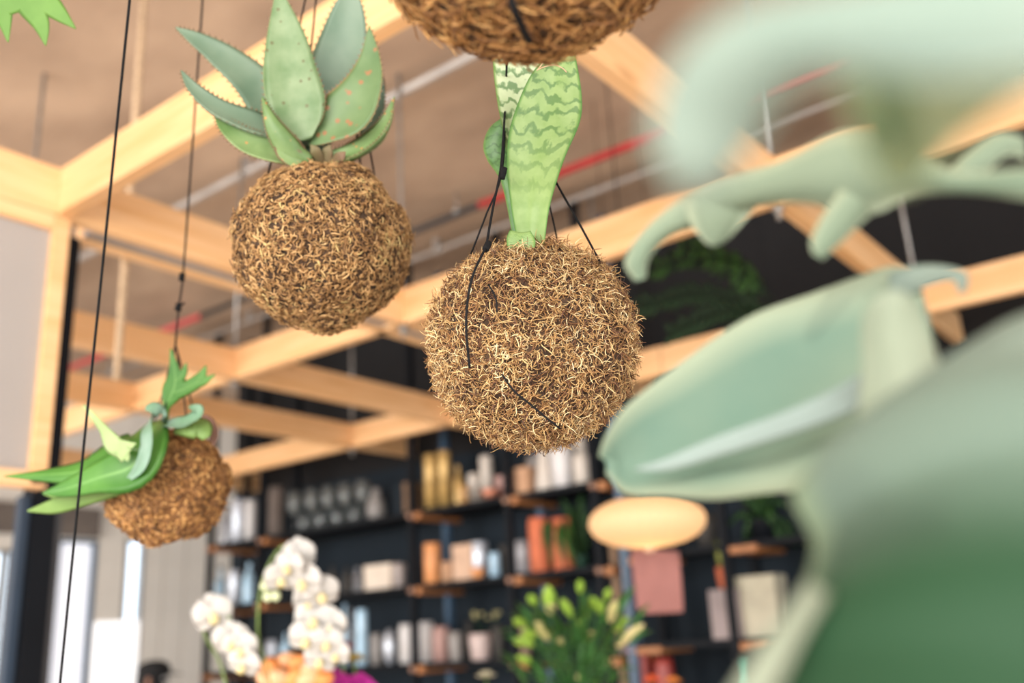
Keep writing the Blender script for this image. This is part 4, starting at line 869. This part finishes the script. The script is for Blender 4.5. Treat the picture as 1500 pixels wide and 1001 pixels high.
# dark fern hanging in front of the charcoal wall
hf = empty('hanging_fern', P(1000, 385, 3.7), 'dark green leafy plant hanging before the charcoal wall, right of the snake plant ball', 'hanging plant')
random.seed(9)
lathe('pot', [(.04, 0), (.07, .10), (.075, .12), (.065, .12)], P(1135, 500, 3.7) - Vector((0, 0, .06)), black_metal, hf)
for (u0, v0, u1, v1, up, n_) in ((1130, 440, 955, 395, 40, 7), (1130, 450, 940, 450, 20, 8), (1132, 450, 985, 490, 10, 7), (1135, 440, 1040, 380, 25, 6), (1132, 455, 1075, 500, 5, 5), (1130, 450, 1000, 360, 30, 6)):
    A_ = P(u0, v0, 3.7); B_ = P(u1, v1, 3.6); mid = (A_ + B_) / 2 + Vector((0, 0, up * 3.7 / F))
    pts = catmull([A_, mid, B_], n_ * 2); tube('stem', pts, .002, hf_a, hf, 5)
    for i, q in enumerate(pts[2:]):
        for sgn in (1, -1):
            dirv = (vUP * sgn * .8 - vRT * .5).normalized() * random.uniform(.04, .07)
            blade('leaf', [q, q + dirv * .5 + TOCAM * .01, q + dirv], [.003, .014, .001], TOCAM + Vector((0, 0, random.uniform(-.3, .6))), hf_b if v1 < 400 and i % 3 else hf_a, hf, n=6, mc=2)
tube('cord', [P(1135, 500, 3.7), Vector((P(1135, 500, 3.7).x, P(1135, 500, 3.7).y, HC))], .0015, cord_m, hf, 5)

# ------------------------------------------------------------------ display table with flowers (its top is below the frame)
TZ = CH - 0.42
DO = 2.05
op = [P(345, 1000, DO), P(425, 1000, DO), P(440, 1000, 2.3), P(505, 1000, 2.35), P(845, 1000, 3.1), P(712, 1000, 3.0), P(965, 1000, 3.1)]
xs = [q.x for q in op]; ys = [q.y for q in op]
tb = empty('display_table', ((min(xs) + max(xs)) / 2, (min(ys) + max(ys)) / 2, 0), 'pale wooden display table below the flowers, under the bottom edge', 'table')
x0, x1, y0, y1 = min(xs) - .25, max(xs) + .3, min(ys) - .25, max(ys) + .3
box('table_top', (x0, y0, TZ - .04), (x1, y1, TZ), pine, tb, .004)
for x in (x0 + .05, x1 - .11):
    for y in (y0 + .05, y1 - .11): box('leg', (x, y, 0), (x + .06, y + .06, TZ - .04), pine, tb, .003)

petal_m = leaf_mat('orchid_white', (.70, .68, .65), (.62, .60, .58), rough=.6, scale=15, translucent=.3)
lip_m = mat('orchid_lip', (.52, .42, .16), .5, .2, 60, col2=(.66, .56, .30))
mag_m = leaf_mat('orchid_magenta', (.62, .05, .38), (.45, .02, .28), rough=.5, scale=15, translucent=.3)
stem_m = mat('orchid_stem', (.16, .24, .06), .5)
budm = mat('orchid_bud', (.62, .68, .42), .5)
def petal_mesh(l, w, cupv, m):
    g = bladeg([(0, 0, 0), (0, 0, l * .35), (0, -l * .02, l * .7), (0, l * .04, l)], [w * .25, w * .85, w, w * .25], Vector((0, -1, 0)), thick=.0012, cup=cupv, n=10, mc=6)
    me = bpy.data.meshes.new('petal'); me.from_pydata([tuple(q) for q in g[0]], [], g[1]); ul = me.uv_layers.new(name='UVMap')
    for l_ in me.loops: ul.data[l_.index].uv = g[2][l_.vertex_index]
    me.materials.append(m); me.polygons.foreach_set('use_smooth', [True] * len(me.polygons)); return me
def lipmesh(m, s=1):
    v, f = latheg([(.001, -.017 * s), (.009 * s, -.010 * s), (.011 * s, -.002), (.006 * s, .008 * s), (.001, .011 * s)], (0, -.014, -.006), 10)
    me = bpy.data.meshes.new('lip'); me.from_pydata([tuple(q) for q in v], [], f); me.materials.append(m); me.polygons.foreach_set('use_smooth', [True] * len(me.polygons)); return me
def orchid_flower(parent, pos, s, pm, sm, lm_, yaw=0, pitch=0, roll=0):
    o = bpy.data.objects.new('flower', lm_); C.objects.link(o); o.parent = parent; o.location = pos - parent.location
    base = Matrix((( RT[0], FW[0], UP[0]), (RT[1], FW[1], UP[1]), (RT[2], FW[2], UP[2])))   # -y looks at the camera
    R_ = Matrix([[float(x) for x in r] for r in base]) @ Matrix.Rotation(yaw, 3, 'Z') @ Matrix.Rotation(pitch, 3, 'X') @ Matrix.Rotation(roll, 3, 'Y')
    o.rotation_euler = R_.to_euler(); o.scale = (s, s, s)
    for k, a in enumerate((0, 2.2, -2.2)):
        c = bpy.data.objects.new('sepal', sm); C.objects.link(c); c.parent = o; c.rotation_euler = (0, a, 0); c.location = (0, .003, 0)
    for a in (1.2, -1.2):
        c = bpy.data.objects.new('petal', pm); C.objects.link(c); c.parent = o; c.rotation_euler = (0, a, 0); c.location = (0, -.001, 0)
    return o
pmW, smW, lpW = petal_mesh(.043, .029, -.15, petal_m), petal_mesh(.043, .019, -.1, petal_m), lipmesh(lip_m)
pmM, smM, lpM = petal_mesh(.04, .026, -.15, mag_m), petal_mesh(.04, .017, -.1, mag_m), lipmesh(mat('magenta_lip', (.4, .02, .2), .4))
random.seed(2)
def orchid(name, label, potu, d, stempts, fl, pm, sm, lm_, buds=()):
    b = P(potu, 1000, d); b.z = TZ
    e = empty(name, b, label, 'orchid')
    lathe('pot', [(.05, 0), (.055, .01), (.068, .12), (.07, .13), (.062, .13), (.06, .11)], b, whitec, e, 24)
    tube('stem', [b + Vector((0, 0, .1))] + [P(u, v, d + .02) for u, v in stempts], .0028, stem_m, e, 7, 30)
    for k in range(5):
        a = k * 1.3 + .4; blade('leaf', [b + Vector((0, 0, .12)), b + Vector((math.cos(a) * .06, math.sin(a) * .06, .17)), b + Vector((math.cos(a) * .12, math.sin(a) * .12, .14)), b + Vector((math.cos(a) * .16, math.sin(a) * .16, .10))], [.012, .026, .026, .002], Vector((0, 0, 1)), green_m, e, n=12, mc=4, thick=.002)
    for (u, v, s) in fl: orchid_flower(e, P(u, v, d + random.uniform(-.03, .01)), s, pm, sm, lm_, random.uniform(-.35, .35), random.uniform(-.1, .35), random.uniform(-.25, .25))
    for (u, v) in buds:
        q = P(u, v, d); lathe('bud', [(.002, -.012), (.009, -.006), (.0105, 0), (.007, .009), (.001, .012)], q, budm, e, 10)
    return e
orchid('white_orchid', 'shorter white orchid spray with yellow centres, left of the tall one', 352, DO, [(330, 1000), (300, 930), (296, 885), (318, 880), (345, 925), (362, 975)],
       [(312, 899, 1.0), (338, 936, .95), (352, 948, .9), (357, 972, .85)], pmW, smW, lpW)
orchid('white_orchid', 'tall arching white orchid spray in the centre left', 430, DO, [(395, 1000), (378, 930), (385, 850), (415, 800), (445, 820), (470, 880), (485, 970)],
       [(438, 812, .85), (424, 828, .8), (412, 846, .85), (446, 850, .95), (470, 868, .95), (452, 878, .8), (460, 905, 1.0), (485, 912, .85), (450, 934, .95), (478, 940, .85), (470, 964, .9), (492, 958, .7)], pmW, smW, lpW, [(392, 874), (404, 873), (388, 858)])
orchid('magenta_orchid', 'magenta pink orchid at the bottom edge beside the white one', 512, 2.35, [(505, 1040), (515, 1000), (535, 1005)],
       [(494, 1000, .9), (528, 1006, .95), (508, 1022, .8), (545, 1020, .8)], pmM, smM, lpM)
# orange bouquet
ob_ = P(436, 1000, 2.25); ob_.z = TZ
oe = empty('orange_bouquet', ob_, 'orange and peach roses in a vase below the tall orchid', 'flowers')
lathe('vase', [(.05, 0), (.06, .02), (.055, .14), (.05, .22), (.045, .22)], ob_, greyc, oe)
rose_g = []
for k in range(5):
    rr = .030 - k * .0045
    rose_g.append(latheg([(rr * .3, -.02 + k * .002), (rr * .9, -.012 + k * .002), (rr, .002 + k * .003), (rr * .8, .012 + k * .002), (rr * .7, .010 + k * .002)], (0, 0, 0), 10))
rg = merge(rose_g)
om = [mat('rose_orange', (.85, .33, .10), .6), mat('rose_peach', (.85, .48, .26), .6)]
rm = []
for m_ in om:
    me = bpy.data.meshes.new('rose'); me.from_pydata([tuple(q) for q in rg[0]], [], rg[1]); me.materials.append(m_); me.polygons.foreach_set('use_smooth', [True] * len(me.polygons)); rm.append(me)
for (u, v, k) in ((402, 978, 0), (420, 970, 1), (440, 973, 0), (458, 980, 1), (472, 972, 0), (410, 994, 1), (432, 992, 0), (450, 996, 1), (470, 992, 0), (395, 992, 1)):
    q = P(u, v, 2.25 + random.uniform(-.03, .03)); o = bpy.data.objects.new('rose', rm[k]); C.objects.link(o); o.parent = oe; o.location = q - oe.location
    o.rotation_euler = (random.uniform(-.6, .6), random.uniform(-.6, .6), random.uniform(0, 6)); o.scale = (1.05,) * 3
    tube('stem', [ob_ + Vector((0, 0, .2)), q - Vector((0, 0, .015))], .002, stem_m, oe, 5)
for k in range(10):
    a = k * .9; blade('leaf', [ob_ + Vector((0, 0, .2)), ob_ + Vector((math.cos(a) * .05, math.sin(a) * .05, .30)), ob_ + Vector((math.cos(a) * .10, math.sin(a) * .10, .33))], [.006, .02, .001], Vector((math.cos(a), math.sin(a), 1)), green_m, oe, n=8, mc=3)
bg_ = P(512, 985, 2.6)
# mustard / crimson blooms behind the orchids
for nm, u, v, d, col_, lab in (('ranunculus', 520, 968, 2.5, (.42, .30, .06), 'mustard bloom behind the tall white orchid, bottom edge'), ('dahlia', 503, 950, 2.6, (.25, .02, .05), 'dark crimson bloom behind the tall white orchid'),
                               ('hydrangea', 712, 992, 3.0, (.62, .58, .42), 'single cream flower head at the bottom edge left of the lilies'),
                               ('gerbera', 955, 998, 3.1, (.85, .16, .05), 'bright orange-red bloom at the bottom edge right of the lilies'), ('gerbera', 985, 1000, 3.15, (.85, .32, .07), 'orange bloom right of the orange-red one, bottom edge'),
                               ('hyacinth', 915, 958, 3.2, (.55, .42, .50), 'pale lilac flower right of the lilies')):
    q = P(u, v, d); b_ = Vector((q.x, q.y, TZ)); e = empty(nm, b_, lab, 'flower')
    lathe('vase', [(.025, 0), (.035, .03), (.02, .12), (.024, .14), (.018, .14)], b_, greyc, e, 14)
    tube('stem', [b_ + Vector((0, 0, .12)), q], .0025, stem_m, e, 6)
    pm_ = mat(nm + '_petal', col_, .6, .12, 30); pme = petal_mesh(.032, .010, .2, pm_)
    for r_ in range(3):
        for k in range(10):
            o = bpy.data.objects.new('petal', pme); C.objects.link(o); o.parent = e; o.location = q - e.location
            o.rotation_mode = 'ZYX'; o.rotation_euler = (-.35 - r_ * .4, 0, k * .628 + r_ * .3); o.rotation_mode = 'XYZ'
            Rz = Matrix.Rotation(k * .628 + r_ * .3, 3, 'Z') @ Matrix.Rotation(1.4 - r_ * .45, 3, 'X'); o.rotation_euler = Rz.to_euler(); s_ = 1 - .2 * r_; o.scale = (s_, s_, s_)

# lilies
LD = 3.1; lb = P(845, 1000, LD); lb.z = TZ
ly = empty('lily_bouquet', lb, 'large bunch of green lily buds and dark leaves in a vase, bottom centre', 'flowers')
lathe('vase', [(.07, 0), (.085, .02), (.08, .2), (.09, .28), (.085, .28), (.075, .2)], lb, greyglass, ly, 24)
budg = mat('bud_green', (.36, .52, .08), .45, .15, 20, col2=(.24, .42, .05)); budc = mat('bud_cream', (.72, .60, .32), .5, .15, 20, col2=(.55, .52, .20))
lilyleaf = leaf_mat('lily_leaf', (.07, .22, .05), (.035, .12, .03), rough=.35, scale=15, translucent=.25)
def lily_bud(tip, base, w, m):
    a, b_ = P(*base), P(*tip); s = LD / F
    pts = [a.lerp(b_, t) for t in (0, .2, .5, .8, 1)]
    g = bladeg(pts, [w * s * .35, w * s * .8, w * s, w * s * .7, w * s * .1], TOCAM, thick=w * s * 1.6, cup=-.35, n=12, mc=6); make('bud', g[0], g[1], m, ly, True, g[2], origin=a)
    tube('stem', [lb + Vector((0, 0, .25)), a.lerp(lb, .35) + Vector((0, 0, .08)), a], .003, lilyleaf, ly, 5, 8)
for (tu, tv, bu, bv, w, cr_) in ((775, 872, 785, 888, 7, 0), (803, 858, 806, 898, 10, 0), (806, 885, 808, 902, 8, 1), (822, 878, 838, 905, 7, 0), (850, 850, 850, 870, 6, 0), (842, 922, 860, 898, 8, 0), (868, 875, 870, 892, 8, 0), (893, 862, 888, 880, 6, 0),
                                 (903, 880, 893, 912, 8, 1), (920, 905, 900, 925, 8, 0), (943, 915, 903, 948, 8, 1), (783, 912, 808, 938, 10, 1), (752, 908, 772, 918, 7, 0), (752, 938, 782, 946, 8, 0), (756, 962, 785, 974, 7, 0), (822, 936, 822, 946, 6, 1), (864, 926, 864, 942, 9, 1), (850, 985, 852, 1010, 8, 1), (765, 925, 785, 935, 8, 0), (880, 880, 878, 900, 7, 0)):
    lily_bud((tu, tv, LD - .03), (bu, bv, LD), w, budc if cr_ else budg)
for k in range(120):
    a = random.uniform(-1.6, 1.6); el = random.uniform(.0, 1.25); hb = random.uniform(.24, .36)
    az = random.uniform(0, 6.28); r_ = random.uniform(.09, .24) * (1 if hb > 0 else 1)
    s0 = lb + Vector((math.cos(az) * .05, math.sin(az) * .05, hb)) ; rr = random.uniform(.3, 1) * .19
    base_ = lb + Vector((math.cos(az) * rr, math.sin(az) * rr, random.uniform(.28, .50)))
    tip_ = base_ + Vector((math.cos(az + random.uniform(-.6, .6)) * .07, math.sin(az) * .07, random.uniform(-.03, .10)))
    blade('leaf', [base_, base_.lerp(tip_, .5) + Vector((0, 0, .012)), tip_], [.004, .013, .001], Vector((math.cos(az) * .5 - .3, math.sin(az) * .5 - .2, 1)), lilyleaf if k % 4 else green_m, ly, n=6, mc=2, thick=.001)
    if k % 4 == 0: tube('stem', [lb + Vector((0, 0, .2)), base_], .0025, lilyleaf, ly, 5, None)

# ------------------------------------------------------------------ far left: banner and the person in a cap
def floor_under(u, v, d):
    q = P(u, v, d); return Vector((q.x, q.y, 0)), q
bb0, bq = floor_under(172, 910, 7.0)
bn = empty('banner', bb0, 'white upright display board behind the small staghorn ball, lower left', 'sign')
s_ = 7.0 / F; ux = Vector((RT[0], RT[1], 0)).normalized(); hw = 33 * s_
g = []
def slab(c, hx, hz0, hz1, ty):
    w_ = Vector((-ux.y, ux.x, 0)); V = []
    for z in (hz0, hz1):
        for (a, b_) in ((-1, -1), (1, -1), (1, 1), (-1, 1)): V.append(c + ux * a * hx + w_ * b_ * ty + Vector((0, 0, z)))
    return V, [(0, 3, 2, 1), (4, 5, 6, 7), (0, 1, 5, 4), (1, 2, 6, 5), (2, 3, 7, 6), (3, 0, 4, 7)]
v, f = slab(bb0, hw, .06, bq.z, .01); make('board', v, f, mat('white_board', (.86, .90, .96), .4, .02, 1), bn, origin=bb0)
for sg in (-1, 1):
    v, f = slab(bb0 + ux * sg * hw * .8, .03, 0, .06, .15); make('foot', v, f, steel, bn, origin=bb0)

PD = 6.3; pf, hq = floor_under(220, 998, PD)
pe = empty('person', pf, 'person in a flat black cap seen at the bottom edge, lower left', 'person')
ht = hq.z + 0.02   # eye level
fx = Vector((RT[0], RT[1], 0)).normalized(); sx = Vector((-fx.y, fx.x, 0))       # facing right
k_ = ht / 1.55
J = {}
def jv(n_, f_, s2, z, r): J[n_] = (pf + fx * f_ + sx * s2 + Vector((0, 0, z * k_)), r)
jv('pelvis', 0, 0, .92, .15); jv('waist', 0, 0, 1.08, .13); jv('chest', 0, 0, 1.26, .15); jv('neckb', 0, 0, 1.39, .07); jv('neck', .01, 0, 1.45, .052); jv('head', .02, 0, 1.53, .085); jv('crown', .015, 0, 1.63, .075)
for s2, n_ in ((1, 'l'), (-1, 'r')):
    jv('sh' + n_, 0, .17 * s2, 1.35, .065); jv('el' + n_, -.02, .22 * s2, 1.08, .045); jv('wr' + n_, .06, .23 * s2, .86, .03); jv('hand' + n_, .09, .23 * s2, .78, .035)
    jv('hip' + n_, 0, .09 * s2, .86, .09); jv('kn' + n_, .01, .10 * s2, .48, .06); jv('an' + n_, -.01, .10 * s2, .09, .042); jv('toe' + n_, .15, .11 * s2, .035, .035)
names = list(J); E_ = [('pelvis', 'waist'), ('waist', 'chest'), ('chest', 'neckb'), ('neckb', 'neck'), ('neck', 'head'), ('head', 'crown')]
for n_ in 'lr': E_ += [('chest', 'sh' + n_), ('sh' + n_, 'el' + n_), ('el' + n_, 'wr' + n_), ('wr' + n_, 'hand' + n_), ('pelvis', 'hip' + n_), ('hip' + n_, 'kn' + n_), ('kn' + n_, 'an' + n_), ('an' + n_, 'toe' + n_)]
for n_, s2 in (('l', 1), ('r', -1)):
    for q, (df, dz, ln_) in enumerate(((-.03, -.07, 1), (-.01, -.085, 1), (.012, -.085, 1), (.032, -.07, 1), (.05, -.02, 1))):
        hp_, _ = J['hand' + n_]; a = 'f%d%s' % (q, n_); J[a] = (hp_ + fx * df + Vector((0, 0, dz)), .010); names.append(a); E_.append(('hand' + n_, a))
me = bpy.data.meshes.new('body'); me.from_pydata([tuple(J[n_][0] - pf) for n_ in names], [(names.index(a), names.index(b_)) for a, b_ in E_], [])
bo = bpy.data.objects.new('body', me); C.objects.link(bo); bo.parent = pe
md = bo.modifiers.new('skin', 'SKIN'); bo.modifiers.new('sub', 'SUBSURF').levels = 2; bo.modifiers['sub'].render_levels = 2
for i, n_ in enumerate(names): me.skin_vertices[0].data[i].radius = (J[n_][1], J[n_][1] * (1 if n_ in ('head', 'crown') else .85))
me.skin_vertices[0].data[0].use_root = True; md.use_smooth_shade = True
sk = bpy.data.materials.new('skin_and_clothes'); nt, N, L, b = nodes(sk)
tc = N.new('ShaderNodeTexCoord'); sp = N.new('ShaderNodeSeparateXYZ'); L.new(tc.outputs['Object'], sp.inputs[0])
cr = N.new('ShaderNodeValToRGB'); cr.color_ramp.interpolation = 'CONSTANT'; e = cr.color_ramp.elements
e[0].color = (.02, .02, .03, 1); e[0].position = 0; e[1].position = .5 * k_; e[1].color = (.10, .09, .09, 1); q_ = e.new(.72 * k_); q_.color = (.36, .18, .12, 1)
dv = N.new('ShaderNodeMath'); dv.operation = 'DIVIDE'; dv.inputs[1].default_value = 2; L.new(sp.outputs[2], dv.inputs[0]); L.new(dv.outputs[0], cr.inputs[0]); L.new(cr.outputs[0], b.inputs['Base Color']); b.inputs['Roughness'].default_value = .7
me.materials.append(sk)
hc = J['head'][0]; capm = mat('black_felt', (.008, .008, .009), .9)
blk = []
lathe('cap', [(.100, .025), (.106, .045), (.108, .07), (.095, .10), (.06, .122), (.01, .13)], hc, capm, pe, 24)
g = bladeg([hc + fx * .05 + Vector((0, 0, .045)), hc + fx * .12 + Vector((0, 0, .045)), hc + fx * .18 + Vector((0, 0, .035))], [.085, .075, .03], Vector((0, 0, 1)), thick=.006, cup=-.15, n=10, mc=6)
o = make('cap_brim', g[0], g[1], capm, pe, True, g[2], origin=g[0][0])
lathe('nose', [(.002, .025), (.010, .0), (.013, -.012), (.004, -.018)], hc + fx * .092 + Vector((0, 0, -.005)), sk, pe, 8)
for s2 in (1, -1):
    v, f = latheg([(.001, -.009), (.009, -.004), (.009, .004), (.001, .009)], hc + fx * .078 + sx * .032 * s2 + Vector((0, 0, .012)), 10); make('eye', v, f, whitec, pe, True, origin=hc)
    v, f = latheg([(.004, -.03), (.014, -.02), (.017, .01), (.01, .028), (.003, .03)], hc + sx * .088 * s2 + Vector((0, 0, -.005)), 8); make('ear', v, f, mat('skin', (.36, .18, .12), .6) if s2 == 1 else bpy.data.materials['skin'], pe, True, origin=hc)
g = bladeg([hc + fx * .083 - sx * .026 + Vector((0, 0, -.042)), hc + fx * .088 + Vector((0, 0, -.044)), hc + fx * .083 + sx * .026 + Vector((0, 0, -.042))], [.002, .006, .002], fx, thick=.004, n=8, mc=4); make('mouth', g[0], g[1], mat('lip_skin', (.3, .1, .08), .5), pe, True, g[2], origin=hc)
lathe('hair', [(.075, -.05), (.092, -.02), (.097, .02), (.09, .03)], hc - fx * .018, capm, pe, 16)
bpy.context.view_layer.update()
